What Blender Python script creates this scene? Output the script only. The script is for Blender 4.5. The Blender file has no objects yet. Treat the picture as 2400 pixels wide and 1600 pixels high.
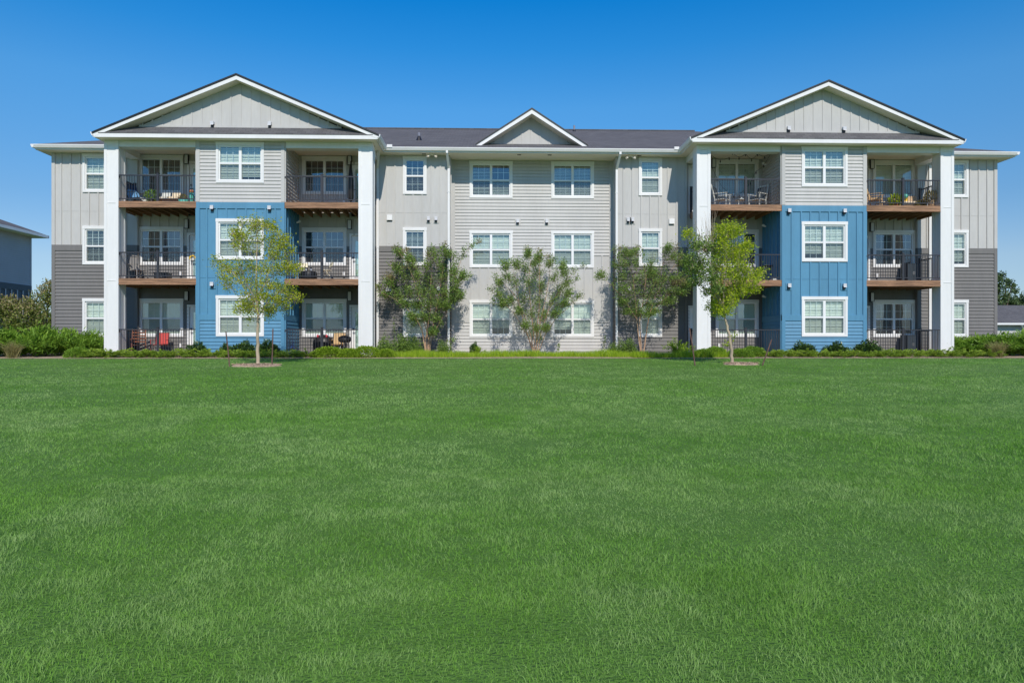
import bpy, math, random
import numpy as np
from mathutils import Vector, Matrix
R = math.radians
rnd = random.Random(7); RS = np.random.RandomState(11)
scn = bpy.context.scene; COL = scn.collection

# ---------------------------------------------------------------- camera, sky, sun
PSI = math.atan(46.4/1650); CP, SP = math.cos(PSI), math.sin(PSI); CD = 28.35; CZ = .47
cam = bpy.data.cameras.new('camera'); cam_o = bpy.data.objects.new('camera', cam); COL.objects.link(cam_o)
cam.sensor_width = 36; cam.lens = 36*1650/2400; cam.shift_y = 8/2400; cam.clip_end = 3000
cam_o.location = (0, -CD, CZ); cam_o.rotation_euler = (R(90), 0, -PSI)
scn.camera = cam_o
EL, AZ = R(39.5), R(8)
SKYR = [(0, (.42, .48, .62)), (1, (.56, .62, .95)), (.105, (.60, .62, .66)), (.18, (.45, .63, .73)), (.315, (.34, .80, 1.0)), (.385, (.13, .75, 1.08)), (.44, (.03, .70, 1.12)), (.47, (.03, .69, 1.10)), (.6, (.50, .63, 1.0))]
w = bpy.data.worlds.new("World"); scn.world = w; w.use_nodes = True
nt = w.node_tree; bg = nt.nodes['Background']; sky = nt.nodes.new('ShaderNodeTexSky')
sky.sky_type = 'NISHITA'; sky.sun_disc = False; sky.sun_elevation = EL; sky.sun_rotation = math.pi-AZ
sky.air_density = 1.0; sky.dust_density = 0; sky.ozone_density = 4; sky.altitude = 60
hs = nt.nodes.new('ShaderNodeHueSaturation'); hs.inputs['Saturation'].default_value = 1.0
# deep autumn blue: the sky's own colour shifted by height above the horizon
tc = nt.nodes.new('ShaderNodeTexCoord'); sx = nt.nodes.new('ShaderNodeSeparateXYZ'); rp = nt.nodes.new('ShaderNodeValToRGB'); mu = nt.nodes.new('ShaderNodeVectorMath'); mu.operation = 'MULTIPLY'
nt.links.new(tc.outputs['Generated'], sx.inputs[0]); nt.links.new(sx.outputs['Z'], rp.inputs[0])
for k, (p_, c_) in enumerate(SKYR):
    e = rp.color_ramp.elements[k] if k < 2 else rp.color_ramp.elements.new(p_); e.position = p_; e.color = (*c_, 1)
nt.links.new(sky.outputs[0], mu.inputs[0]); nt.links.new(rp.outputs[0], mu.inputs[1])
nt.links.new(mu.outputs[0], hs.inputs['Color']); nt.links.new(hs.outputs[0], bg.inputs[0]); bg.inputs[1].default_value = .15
sl = bpy.data.lights.new('sun', 'SUN'); sl.energy = 3.75; sl.angle = R(.5); sl.color = (1, .94, .84)
so = bpy.data.objects.new('sun', sl); COL.objects.link(so)
sdir = Vector((math.sin(AZ)*math.cos(EL), -math.cos(AZ)*math.cos(EL), math.sin(EL)))
so.rotation_euler = sdir.to_track_quat('Z', 'Y').to_euler(); so.location = (10, -40, 40)
vs = scn.view_settings; vs.view_transform = 'Standard'; vs.look = 'None'; vs.exposure = 0.0; vs.gamma = 1

def east(px, Y):            # world X of a photo column (2400 px wide) at depth Y
    t = (px-1200)/1650; d = Y+CD
    return d*(t*CP+SP)/(CP-t*SP)

# ---------------------------------------------------------------- materials
def mat(name, col, rough=.6, var=.0, scale=3., bump=0., bscale=40., metal=0., spec=.5, stretch=None, var2=0., tint=None, trans=0.):
    m = bpy.data.materials.new(name); m.use_nodes = True; n = m.node_tree.nodes; l = m.node_tree.links
    b = n['Principled BSDF']; b.inputs['Roughness'].default_value = rough; b.inputs['Metallic'].default_value = metal
    b.inputs['Specular IOR Level'].default_value = spec; b.inputs['Base Color'].default_value = (*col, 1)
    out = None
    if var or bump or var2:
        g = n.new('ShaderNodeNewGeometry'); src = g.outputs['Position']
        if stretch:
            mp = n.new('ShaderNodeMapping'); mp.inputs['Scale'].default_value = stretch; l.new(src, mp.inputs[0]); src = mp.outputs[0]
    cs = None
    if var or var2:
        cs = n.new('ShaderNodeRGB'); cs.outputs[0].default_value = (*col, 1); cs = cs.outputs[0]
        for v, s, d in ((var, scale, 5), (var2, scale*9, 3)):
            if not v: continue
            t = n.new('ShaderNodeTexNoise'); t.inputs['Scale'].default_value = s; t.inputs['Detail'].default_value = d
            l.new(src, t.inputs['Vector'])
            mr = n.new('ShaderNodeMapRange'); mr.inputs[1].default_value = .3; mr.inputs[2].default_value = .7
            mr.inputs[3].default_value = 1-v; mr.inputs[4].default_value = 1+v; l.new(t.outputs[0], mr.inputs[0])
            mx = n.new('ShaderNodeVectorMath'); mx.operation = 'SCALE'; l.new(cs, mx.inputs[0]); l.new(mr.outputs[0], mx.inputs['Scale']); cs = mx.outputs[0]
        l.new(cs, b.inputs['Base Color'])
    if tint:                # per-leaf tone stored on the mesh: from col to tint
        at = n.new('ShaderNodeAttribute'); at.attribute_name = 'tone'
        mx = n.new('ShaderNodeMix'); mx.data_type = 'RGBA'; l.new(at.outputs['Fac'], mx.inputs['Factor'])
        mx.inputs['A'].default_value = (*col, 1); mx.inputs['B'].default_value = (*tint, 1)
        cs = mx.outputs['Result']; l.new(cs, b.inputs['Base Color'])
    if trans:
        tr = n.new('ShaderNodeBsdfTranslucent'); ms = n.new('ShaderNodeMixShader'); ms.inputs[0].default_value = trans
        if cs is not None: l.new(cs, tr.inputs['Color'])
        else: tr.inputs['Color'].default_value = (*col, 1)
        l.new(b.outputs[0], ms.inputs[1]); l.new(tr.outputs[0], ms.inputs[2]); l.new(ms.outputs[0], n['Material Output'].inputs[0])
    if bump:
        t = n.new('ShaderNodeTexNoise'); t.inputs['Scale'].default_value = bscale; t.inputs['Detail'].default_value = 4; l.new(src, t.inputs['Vector'])
        bp = n.new('ShaderNodeBump'); bp.inputs['Strength'].default_value = bump; bp.inputs['Distance'].default_value = .02
        l.new(t.outputs[0], bp.inputs['Height']); l.new(bp.outputs[0], b.inputs['Normal'])
    return m
M = {}
M['gray'] = mat('light_gray_siding', (.508, .498, .480), .65, .055, 1., .08, 60, stretch=(1.3, 1.3, .3), var2=.03)
M['dark'] = mat('dark_gray_siding', (.170, .162, .156), .65, .08, 1., .1, 60, stretch=(1.3, 1.3, .3), var2=.04)
M['blue'] = mat('blue_siding', (.082, .25, .395), .55, .09, 1., .08, 50, stretch=(1.3, 1.3, .3), var2=.04)
M['white'] = mat('white_trim', (.77, .765, .755), .5, .045, .7, .04, 50, stretch=(1.5, 1.5, .3), var2=.02)
M['vinyl'] = mat('white_vinyl', (.82, .82, .82), .35)
M['soffit'] = mat('cream_soffit', (.84, .75, .63), .7, .03, 1.)
M['metal'] = mat('dark_railing', (.035, .035, .042), .4, spec=.5)
M['wood'] = mat('weathered_wood', (.29, .16, .092), .8, .5, 2.2, .4, 30, stretch=(.6, 8, 12), var2=.3)
M['wood2'] = mat('joist_wood', (.24, .125, .05), .8, .3, 3, .3, 30, stretch=(8, .6, 8))
M['concrete'] = mat('patio_concrete', (.45, .42, .38), .85, .1, 2, .2, 60)
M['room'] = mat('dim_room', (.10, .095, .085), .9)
M['blind'] = mat('blind_slat', (.84, .86, .77), .5)
M['curtain'] = mat('dark_curtain', (.14, .10, .075), .9, .25, 12, stretch=(6, 1, .2))
M['black'] = mat('black_plastic', (.015, .015, .017), .45)
M['lamp'] = mat('lamp_diffuser', (.62, .62, .64), .35)
M['steel'] = mat('vent_metal', (.5, .5, .5), .4, metal=.7)
def roofmat():
    m = mat('asphalt_shingle', (.1, .095, .095), .9); n = m.node_tree.nodes; l = m.node_tree.links; b = n['Principled BSDF']
    g = n.new('ShaderNodeNewGeometry'); mp = n.new('ShaderNodeMapping'); l.new(g.outputs['Position'], mp.inputs[0])
    br = n.new('ShaderNodeTexBrick'); br.inputs['Scale'].default_value = 1; br.inputs['Brick Width'].default_value = .32; br.inputs['Row Height'].default_value = .13
    br.inputs['Mortar Size'].default_value = .006; br.inputs['Color1'].default_value = (.098, .096, .098, 1); br.inputs['Color2'].default_value = (.135, .132, .134, 1)
    br.inputs['Mortar'].default_value = (.04, .037, .04, 1)
    t = n.new('ShaderNodeTexNoise'); t.inputs['Scale'].default_value = .9; l.new(g.outputs['Position'], t.inputs['Vector'])
    t2 = n.new('ShaderNodeTexNoise'); t2.inputs['Scale'].default_value = 30; l.new(g.outputs['Position'], t2.inputs['Vector'])
    mr = n.new('ShaderNodeMapRange'); mr.inputs[3].default_value = .8; mr.inputs[4].default_value = 1.2; l.new(t.outputs[0], mr.inputs[0])
    mr2 = n.new('ShaderNodeMapRange'); mr2.inputs[3].default_value = .7; mr2.inputs[4].default_value = 1.3; l.new(t2.outputs[0], mr2.inputs[0])
    ml = n.new('ShaderNodeMath'); ml.operation = 'MULTIPLY'; l.new(mr.outputs[0], ml.inputs[0]); l.new(mr2.outputs[0], ml.inputs[1])
    l.new(mp.outputs[0], br.inputs['Vector']); s = n.new('ShaderNodeVectorMath'); s.operation = 'SCALE'
    l.new(br.outputs['Color'], s.inputs[0]); l.new(ml.outputs[0], s.inputs['Scale']); l.new(s.outputs[0], b.inputs['Base Color'])
    bp = n.new('ShaderNodeBump'); bp.inputs['Strength'].default_value = .3; bp.inputs['Distance'].default_value = .02; l.new(t2.outputs[0], bp.inputs['Height']); l.new(bp.outputs[0], b.inputs['Normal'])
    return m
M['roof'] = roofmat()
def glassmat(name, ior, col):
    m = bpy.data.materials.new(name); m.use_nodes = True; n = m.node_tree.nodes; l = m.node_tree.links; n.remove(n['Principled BSDF'])
    tr = n.new('ShaderNodeBsdfTransparent'); tr.inputs[0].default_value = (*col, 1); gl = n.new('ShaderNodeBsdfGlossy'); gl.inputs['Roughness'].default_value = .01
    gl.inputs[0].default_value = (.95, .98, 1, 1); lw = n.new('ShaderNodeLayerWeight'); lw.inputs[0].default_value = .5; pw = n.new('ShaderNodeMath'); pw.operation = 'POWER'; pw.inputs[1].default_value = 4; l.new(lw.outputs['Facing'], pw.inputs[0]); fr = n.new('ShaderNodeMath'); fr.operation = 'MULTIPLY_ADD'; fr.inputs[1].default_value = .8; fr.inputs[2].default_value = ior; l.new(pw.outputs[0], fr.inputs[0])
    g = n.new('ShaderNodeNewGeometry'); t = n.new('ShaderNodeTexNoise'); t.inputs['Scale'].default_value = 1.3; l.new(g.outputs['Position'], t.inputs['Vector'])
    bp = n.new('ShaderNodeBump'); bp.inputs['Strength'].default_value = .08; bp.inputs['Distance'].default_value = .05; l.new(t.outputs[0], bp.inputs['Height']); l.new(bp.outputs[0], gl.inputs['Normal'])
    ms = n.new('ShaderNodeMixShader'); l.new(fr.outputs[0], ms.inputs[0]); l.new(tr.outputs[0], ms.inputs[1]); l.new(gl.outputs[0], ms.inputs[2]); l.new(ms.outputs[0], n['Material Output'].inputs[0])
    return m
M['glass'] = glassmat('window_glass', .18, (.86, .94, .90))
def screenmat():
    m = bpy.data.materials.new('insect_screen'); m.use_nodes = True; n = m.node_tree.nodes; l = m.node_tree.links
    tr = n.new('ShaderNodeBsdfTransparent'); ms = n.new('ShaderNodeMixShader'); ms.inputs[0].default_value = .26; b = n['Principled BSDF']; b.inputs['Base Color'].default_value = (.05, .055, .06, 1)
    l.new(tr.outputs[0], ms.inputs[1]); l.new(b.outputs[0], ms.inputs[2]); l.new(ms.outputs[0], n['Material Output'].inputs[0]); return m
M['screen'] = screenmat()

# ---------------------------------------------------------------- mesh building
class MB:
    def __init__(s): s.v = []; s.f = []; s.m = []; s.sm = []
    def q(s, a, b, c, d, m=0): i = len(s.v); s.v += [a, b, c, d]; s.f.append((i, i+1, i+2, i+3)); s.m.append(m); s.sm.append(False)
    def t(s, a, b, c, m=0): i = len(s.v); s.v += [a, b, c]; s.f.append((i, i+1, i+2)); s.m.append(m); s.sm.append(False)
    def box(s, x0, x1, y0, y1, z0, z1, m=0):
        i = len(s.v); s.v += [(x, y, z) for z in (z0, z1) for y in (y0, y1) for x in (x0, x1)]
        for f in ((0, 2, 3, 1), (4, 5, 7, 6), (0, 1, 5, 4), (2, 6, 7, 3), (0, 4, 6, 2), (1, 3, 7, 5)): s.f.append(tuple(i+k for k in f)); s.m.append(m); s.sm.append(False)
    def bar(s, a, b, w, h, m=0, up=(0, 0, 1)):           # box along a segment
        a, b = Vector(a), Vector(b); d = (b-a).normalized(); u = Vector(up)
        if abs(d.dot(u)) > .95: u = Vector((0, 1, 0))
        r = d.cross(u).normalized()*w/2; u = r.cross(d).normalized()*h/2; i = len(s.v)
        s.v += [tuple(p+x*r+y*u) for p in (a, b) for y in (-1, 1) for x in (-1, 1)]
        for f in ((0, 2, 3, 1), (4, 5, 7, 6), (0, 1, 5, 4), (2, 6, 7, 3), (0, 4, 6, 2), (1, 3, 7, 5)): s.f.append(tuple(i+k for k in f)); s.m.append(m); s.sm.append(False)
    def tube(s, pts, r, n=7, m=0):
        pts = [Vector(p) for p in pts]; k = len(pts); rr = r if isinstance(r, (list, tuple)) else [r]*k; base = len(s.v)
        for i, p in enumerate(pts):
            d = (pts[min(i+1, k-1)]-pts[max(i-1, 0)]).normalized(); u = Vector((0, 0, 1)) if abs(d.z) < .9 else Vector((0, 1, 0))
            a = d.cross(u).normalized(); b = a.cross(d)
            for j in range(n): t = 2*math.pi*j/n; s.v.append(tuple(p+(a*math.cos(t)+b*math.sin(t))*rr[i]))
        for i in range(k-1):
            for j in range(n): s.f.append((base+i*n+j, base+i*n+(j+1) % n, base+(i+1)*n+(j+1) % n, base+(i+1)*n+j)); s.m.append(m); s.sm.append(True)
        for o in (0, (k-1)*n): s.f.append(tuple(base+o+j for j in range(n))); s.m.append(m); s.sm.append(False)
    def lathe(s, prof, n=14, c=(0, 0), m=0):
        base = len(s.v); k = len(prof)
        for r, z in prof:
            for j in range(n): t = 2*math.pi*j/n; s.v.append((c[0]+r*math.cos(t), c[1]+r*math.sin(t), z))
        for i in range(k-1):
            for j in range(n): s.f.append((base+i*n+j, base+i*n+(j+1) % n, base+(i+1)*n+(j+1) % n, base+(i+1)*n+j)); s.m.append(m); s.sm.append(True)
    def prism(s, poly, y0, y1, m=0):                     # polygon in x,z extruded along y
        i = len(s.v); k = len(poly); s.v += [(x, y0, z) for x, z in poly]+[(x, y1, z) for x, z in poly]
        s.f += [tuple(range(i, i+k)), tuple(range(i+k, i+2*k))[::-1]]; s.m += [m, m]; s.sm += [False, False]
        for j in range(k): s.f.append((i+j, i+(j+1) % k, i+k+(j+1) % k, i+k+j)); s.m.append(m); s.sm.append(False)
    def mesh(s, name, mats):
        me = bpy.data.meshes.new(name); me.from_pydata(s.v, [], s.f)
        for m in (mats if isinstance(mats, (list, tuple)) else [mats]): me.materials.append(M[m] if isinstance(m, str) else m)
        me.polygons.foreach_set('material_index', s.m); me.polygons.foreach_set('use_smooth', s.sm); me.update(); return me
    def build(s, name, mats, parent=None, loc=None):
        return link(name, s.mesh(name, mats), parent, loc)
def link(name, me, parent=None, loc=None):
    o = bpy.data.objects.new(name, me); COL.objects.link(o); o.parent = parent
    if loc: o.location = loc
    return o
def tag(o, label=None, cat=None, group=None, kind=None):
    if label: o['label'] = label
    if cat: o['category'] = cat
    if group: o['group'] = group
    if kind: o['kind'] = kind
    return o
def thing(name, label, cat, loc=(0, 0, 0), rz=0, group=None, sc=1):
    o = bpy.data.objects.new(name, None); COL.objects.link(o); o.location = loc; o.rotation_euler = (0, 0, rz); o.scale = (sc,)*3; o.empty_display_size = .3
    return tag(o, label, cat, group)
def dup(root, loc, rz, label, group=None, sc=1):
    def cp(o, par):
        c = o.copy(); COL.objects.link(c); c.parent = par
        for ch in o.children: cp(ch, c)
        return c
    r = cp(root, None); r.location = loc; r.rotation_euler = (0, 0, rz); r.scale = (sc,)*3; tag(r, label, None, group); return r

# vectorised leaf / blade meshes
def npmesh(name, V, nper, faces, tone, mats):
    N = V.shape[0]; me = bpy.data.meshes.new(name); me.vertices.add(N*nper); me.vertices.foreach_set('co', V.reshape(-1).astype('f'))
    F = [np.asarray(f) for f in faces]; ls = []; tot = []
    offs = (np.arange(N)*nper)[:, None]
    idx = np.concatenate([(offs+f[None, :]) for f in F], 1); L = sum(len(f) for f in F)
    me.loops.add(N*L); me.loops.foreach_set('vertex_index', idx.reshape(-1).astype('i'))
    st = np.cumsum([0]+[len(f) for f in F[:-1]]); starts = ((np.arange(N)*L)[:, None]+st[None, :]).reshape(-1)
    me.polygons.add(N*len(F)); me.polygons.foreach_set('loop_start', starts.astype('i'))
    me.polygons.foreach_set('loop_total', np.tile([len(f) for f in F], N).astype('i'))
    at = me.attributes.new('tone', 'FLOAT', 'FACE'); at.data.foreach_set('value', np.repeat(np.clip(tone, 0, 1), len(F)).astype('f'))
    me.materials.append(M[mats]); me.update(calc_edges=True); me.validate(); return me
def nrm(a): return a/np.maximum(np.linalg.norm(a, axis=1, keepdims=True), 1e-6)
def leaf_mesh(name, P, D, L, W, tone, m):
    N = len(P); D = nrm(D); S = nrm(np.cross(D, nrm(RS.normal(size=(N, 3))))); L = np.broadcast_to(np.asarray(L, float), (N,))[:, None]; W = np.broadcast_to(np.asarray(W, float), (N,))[:, None]
    nn = np.cross(D, S); mid = P+D*L*.45+nn*W*.25
    V = np.stack([P, mid-S*W/2, P+D*L, mid+S*W/2], 1); return npmesh(name, V, 4, [(0, 1, 2, 3)], tone, m)
def blade_mesh(name, P, H, lean, W, tone, m):
    N = len(P); H = H[:, None]; W = W[:, None]; az = RS.uniform(0, 2*math.pi, N); S = np.stack([np.cos(az), np.sin(az), np.zeros(N)], 1)
    up = np.array([0, 0, 1.]); a = P-S*W/2; b = P+S*W/2; c = P+up*H*.6+lean*H*.3; t = P+up*H+lean*H
    c1 = c-S*W*.38; c2 = c+S*W*.38; V = np.stack([a, b, c2, c1, t], 1); return npmesh(name, V, 5, [(0, 1, 2, 3), (3, 2, 4)], tone, m)

# ---------------------------------------------------------------- ground
def gz(x, y):
    if y > 0: z = .02+.04*min(y, 2)
    elif y > -1.9: z = -.04+(y+1.9)*.0316
    elif y > -60: z = -.04+(y+1.9)*.0374
    else: z = -2.21
    return z
def sheet(name, xs, ys, dz, m, bump=0.):
    mb = MB(); nx = len(xs)
    for y in ys:
        for x in xs: mb.v.append((x, y, gz(x, y)+dz+bump*(math.sin(x*.7+y*.3)+math.sin(y*.9-x*.25))))
    for j in range(len(ys)-1):
        for i in range(nx-1): mb.f.append((j*nx+i, j*nx+i+1, (j+1)*nx+i+1, (j+1)*nx+i)); mb.m.append(0); mb.sm.append(True)
    o = mb.build(name, m); tag(o, kind='structure'); return o
def grassmat(name, a, b, c, trans):
    m = bpy.data.materials.new(name); m.use_nodes = True; n = m.node_tree.nodes; l = m.node_tree.links; P = n['Principled BSDF']; P.inputs['Roughness'].default_value = .75; P.inputs['Specular IOR Level'].default_value = .25
    g = n.new('ShaderNodeNewGeometry')
    def noise(s, d, st=None):
        t = n.new('ShaderNodeTexNoise'); t.inputs['Scale'].default_value = s; t.inputs['Detail'].default_value = d
        mp = n.new('ShaderNodeMapping'); mp.inputs['Scale'].default_value = st or (1, 1, 1); l.new(g.outputs['Position'], mp.inputs[0]); l.new(mp.outputs[0], t.inputs['Vector'])
        mr = n.new('ShaderNodeMapRange'); mr.inputs[1].default_value = .22; mr.inputs[2].default_value = .78; l.new(t.outputs[0], mr.inputs[0]); return mr.outputs[0]
    mx = n.new('ShaderNodeMix'); mx.data_type = 'RGBA'; l.new(noise(.8, 7, (.6, 1, 1)), mx.inputs['Factor']); mx.inputs['A'].default_value = (*a, 1); mx.inputs['B'].default_value = (*b, 1)
    m2 = n.new('ShaderNodeMix'); m2.data_type = 'RGBA'; l.new(mx.outputs['Result'], m2.inputs['A']); m2.inputs['B'].default_value = (*c, 1)
    mm = n.new('ShaderNodeMath'); mm.operation = 'MULTIPLY'; mm.inputs[1].default_value = .55
    if trans: at = n.new('ShaderNodeAttribute'); at.attribute_name = 'tone'; l.new(at.outputs['Fac'], mm.inputs[0])
    else: l.new(noise(26, 4), mm.inputs[0])
    l.new(mm.outputs[0], m2.inputs['Factor']); l.new(m2.outputs['Result'], P.inputs['Base Color'])
    if trans:
        tr = n.new('ShaderNodeBsdfTranslucent'); l.new(m2.outputs['Result'], tr.inputs['Color']); ms = n.new('ShaderNodeMixShader'); ms.inputs[0].default_value = trans
        l.new(P.outputs[0], ms.inputs[1]); l.new(tr.outputs[0], ms.inputs[2]); l.new(ms.outputs[0], n['Material Output'].inputs[0])
    else:
        t = n.new('ShaderNodeTexNoise'); t.inputs['Scale'].default_value = 45; l.new(g.outputs['Position'], t.inputs['Vector'])
        bp = n.new('ShaderNodeBump'); bp.inputs['Strength'].default_value = .8; bp.inputs['Distance'].default_value = .03; l.new(t.outputs[0], bp.inputs['Height']); l.new(bp.outputs[0], P.inputs['Normal'])
    return m
M['lawn'] = grassmat('lawn_soil', (.08, .19, .025), (.12, .24, .04), (.06, .12, .02), 0)
M['blade'] = grassmat('grass_blade', (.125, .315, .028), (.20, .41, .055), (.48, .60, .28), .3)
M['mulch'] = mat('brown_mulch', (.42, .31, .22), .95, .3, 3, .8, 60, var2=.3)
M['field'] = mat('far_grass', (.07, .13, .04), .95, .15, .2)
sheet('ground', [-600, -100, -30, 0, 30, 100, 600], [-300, -100, -60, -30, -1.9, 0, 2, 60, 900], -.06, 'field')
sheet('lawn', list(np.linspace(-70, 70, 141)), list(np.linspace(-60, -1.9, 60)), 0, 'lawn', .0015)
sheet('planting_bed', list(np.linspace(-60, 60, 61)), [-2.0, -1.7, -1.2, -.6, 0, .8, 1.6, 2.7], .012, 'mulch')
def vnoise(x, y, f, seed):
    g = np.random.RandomState(seed).uniform(-1, 1, (256, 256)); x = x*f+1000; y = y*f+1000; i = np.floor(x).astype(int); j = np.floor(y).astype(int); u = x-i; v = y-j; u = u*u*(3-2*u); v = v*v*(3-2*v); i %= 256; j %= 256; i1 = (i+1) % 256; j1 = (j+1) % 256
    return (g[i, j]*(1-u)+g[i1, j]*u)*(1-v)+(g[i, j1]*(1-u)+g[i1, j1]*u)*v
def lawn_grass():
    Ps = []; Ws = []; Hs = []
    for d0, d1, dens, wd, h in ((2.2, 4.2, 9500, .0030, .030), (4.2, 7, 5400, .0038, .029), (7, 12, 2400, .0055, .032), (12, 18, 900, .009, .030), (18, 26.6, 380, .013, .026)):
        hw = d1*.80; n = int(dens*2*hw*(d1-d0)); x = RS.uniform(-hw, hw, n); y = RS.uniform(d0, d1, n); k = np.abs(x) < y*.80; x, y = x[k], y[k]
        x = x+y*SP; Y = y-CD; nz = np.sin(x*1.9+np.sin(Y*1.3)*2)+np.sin(Y*2.3+x*.8)+np.sin(x*4.7-Y*3.9)*.6
        Ps.append(np.stack([x, Y, -.045+(Y+1.9)*.0374], 1)); Ws.append(wd*RS.uniform(.7, 1.3, len(x))); Hs.append(h*RS.uniform(.55, 1.25, len(x))*(1+.12*nz))
    P = np.concatenate(Ps); N = len(P); W = np.concatenate(Ws); H = np.concatenate(Hs)
    X_, Y_ = P[:, 0], P[:, 1]; cl = vnoise(X_, Y_, 5.5, 1)+.6*vnoise(X_, Y_, 13, 2); big = .6*vnoise(X_, Y_, .45, 3)+.6*vnoise(X_, Y_, 1.3, 4)+.3*vnoise(X_, Y_, 3, 5); H = H*(1+.28*cl)
    a = 4*vnoise(X_, Y_, 4, 6)+RS.normal(0, 1.5, N); k = RS.uniform(.2, 1.3, N)[:, None]; lean = np.stack([np.cos(a), np.sin(a), np.zeros(N)-.1], 1)*k
    tone = RS.uniform(0, .7, N)+.20*cl+.45*big+(RS.uniform(0, 1, N) > .96)*.5
    o = link('lawn_grass', blade_mesh('lawn_grass', P, H, lean, W, tone, 'blade')); tag(o, 'short green turf blades covering the sloping lawn', 'grass', kind='stuff')
lawn_grass()

# ---------------------------------------------------------------- apartment building
B = thing('apartment_building', 'long three-storey gray and blue apartment building with two gabled balcony blocks and dark roof', 'building')
YM, YC, YB = 1.9, 2.6, 2.05
SOF = 8.57
def mapf(face, p):
    if face == 'f': return lambda u, z, o: (u, p-o, z)
    if face == 'l': return lambda u, z, o: (p-o, u, z)
    if face == 'r': return lambda u, z, o: (p+o, u, z)
    return lambda u, z, o: (u, p+o, z)
def cut(u0, u1, z0, z1, holes):
    zs = sorted({z0, z1, *[z for h in holes for z in h[2:] if z0 < z < z1]})
    for a, b in zip(zs, zs[1:]):
        x = u0
        for h in sorted(h for h in holes if h[2] < b-1e-6 and h[3] > a+1e-6 and h[1] > u0 and h[0] < u1):
            if h[0] > x: yield x, h[0], a, b
            x = max(x, h[1])
        if x < u1: yield x, u1, a, b
def bx(mb, F, u0, u1, z0, z1, o0, o1, m=0):
    i = len(mb.v); mb.v += [F(u, z, o) for z in (z0, z1) for o in (o0, o1) for u in (u0, u1)]
    for f in ((0, 2, 3, 1), (4, 5, 7, 6), (0, 1, 5, 4), (2, 6, 7, 3), (0, 4, 6, 2), (1, 3, 7, 5)): mb.f.append(tuple(i+k for k in f)); mb.m.append(m); mb.sm.append(False)
def lap(mb, F, u0, u1, z0, z1, holes=(), m=0, e=.145):
    n = max(1, round((z1-z0)/e)); e = (z1-z0)/n; T = .032
    for k in range(n):
        a0 = z0+k*e; b0 = a0+e
        for x0, x1, a, b in cut(u0, u1, a0, b0, list(holes)):
            oa = T*(1-(a-a0)/e); ob = T*(1-(b-a0)/e)
            mb.q(F(x0, a, oa), F(x1, a, oa), F(x1, b, ob), F(x0, b, ob), m); mb.q(F(x0, a, 0), F(x1, a, 0), F(x1, a, oa), F(x0, a, oa), m)
def bnb(mb, F, u0, u1, z0, z1, holes=(), m=0, sp=.385, off=0.):
    for x0, x1, a, b in cut(u0, u1, z0, z1, list(holes)): mb.q(F(x0, a, 0), F(x1, a, 0), F(x1, b, 0), F(x0, b, 0), m)
    u = u0+sp+off
    while u < u1-.08:
        for x0, x1, a, b in cut(u-.028, u+.028, z0, z1, list(holes)): bx(mb, F, x0, x1, a, b, -.002, .034, m)
        u += sp
WH = []                 # windows: centre x, wall plane, bottom z, panes, style
def hole(c, n, zb): w = (1.89 if n == 2 else 1.01)/2-.055; return (c-w, c+w, zb+.05, zb+1.63-.06)
ZB = (.81, 3.86, 6.91)
STY = {}
def win(c, Y, k, n, sty): WH.append((c, Y, ZB[k], n, sty)); return hole(c, n, ZB[k])
def main_wall(x0, x1, holes, sp_off, m_corner=None):
    mb = MB(); F = mapf('f', YM)
    bnb(mb, F, x0, x1, 4.69, SOF, holes, 0, .385, sp_off)
    for a, b, c, d in cut(x0, x1, 4.45, 4.69, holes): bx(mb, F, a, b, c, d, -.002, .036, 1)
    lap(mb, F, x0, x1, -.1, 4.45, holes, 1)
    for a, b, c, d in cut(x0, x1, 6.115, 6.125, holes): bx(mb, F, a, b, c, d, -.002, .008, 0)
    return mb, F
# left wing, right wing, two recesses
cw = -16.78; hs_ = [win(cw, YM, k, 1, s) for k, s in enumerate(('full', 'open', 'full'))]
mb, F = main_wall(-18.57, -15.0, hs_, .0)
for m, a, b in ((0, 4.69, SOF), (1, -.1, 4.69)): bx(mb, F, -18.57, -18.43, a, b, .0, .042, m); bx(mb, F, -15.12, -15.0, a, b, 0, .042, m)
mb.build('wall', ['gray', 'dark'], B)
mb = MB(); bx(mb, F, -15.72, -15.54, -.1, 8.3, 0, .08); mb.build('pilaster', 'white', B)
cw = 20.31; hs_ = [win(cw, YM, k, 1, s) for k, s in enumerate(('full', 'full', 'full'))]
mb, F = main_wall(18.55, 22.11, hs_, .05)
for m, a, b in ((0, 4.69, SOF), (1, -.1, 4.69)): bx(mb, F, 21.97, 22.11, a, b, .0, .042, m); bx(mb, F, 18.55, 18.67, a, b, 0, .042, m)
mb.build('wall', ['gray', 'dark'], B)
mb = MB(); bx(mb, F, 19.05, 19.2, -.1, 8.3, 0, .08); mb.build('pilaster', 'white', B)
cw = -3.31; hs_ = [win(cw, YM, k, 1, s) for k, s in enumerate(('full', 'open', 'open'))]
mb, F = main_wall(-4.94, -1.80, hs_, .02)
for m, a, b in ((0, 4.69, SOF), (1, -.1, 4.69)): bx(mb, F, -1.93, -1.80, a, b, 0, .042, m); bx(mb, F, -4.94, -4.86, a, b, 0, .042, m)
mb.build('wall', ['gray', 'dark'], B)
cw = 6.83; hs_ = [win(cw, YM, k, 1, s) for k, s in enumerate(('full', 'full', 'full'))]
mb, F = main_wall(5.33, 8.42, hs_, -.05)
for m, a, b in ((0, 4.69, SOF), (1, -.1, 4.69)): bx(mb, F, 5.33, 5.42, a, b, 0, .042, m); bx(mb, F, 8.33, 8.42, a, b, 0, .042, m)
mb.build('wall', ['gray', 'dark'], B)
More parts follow.
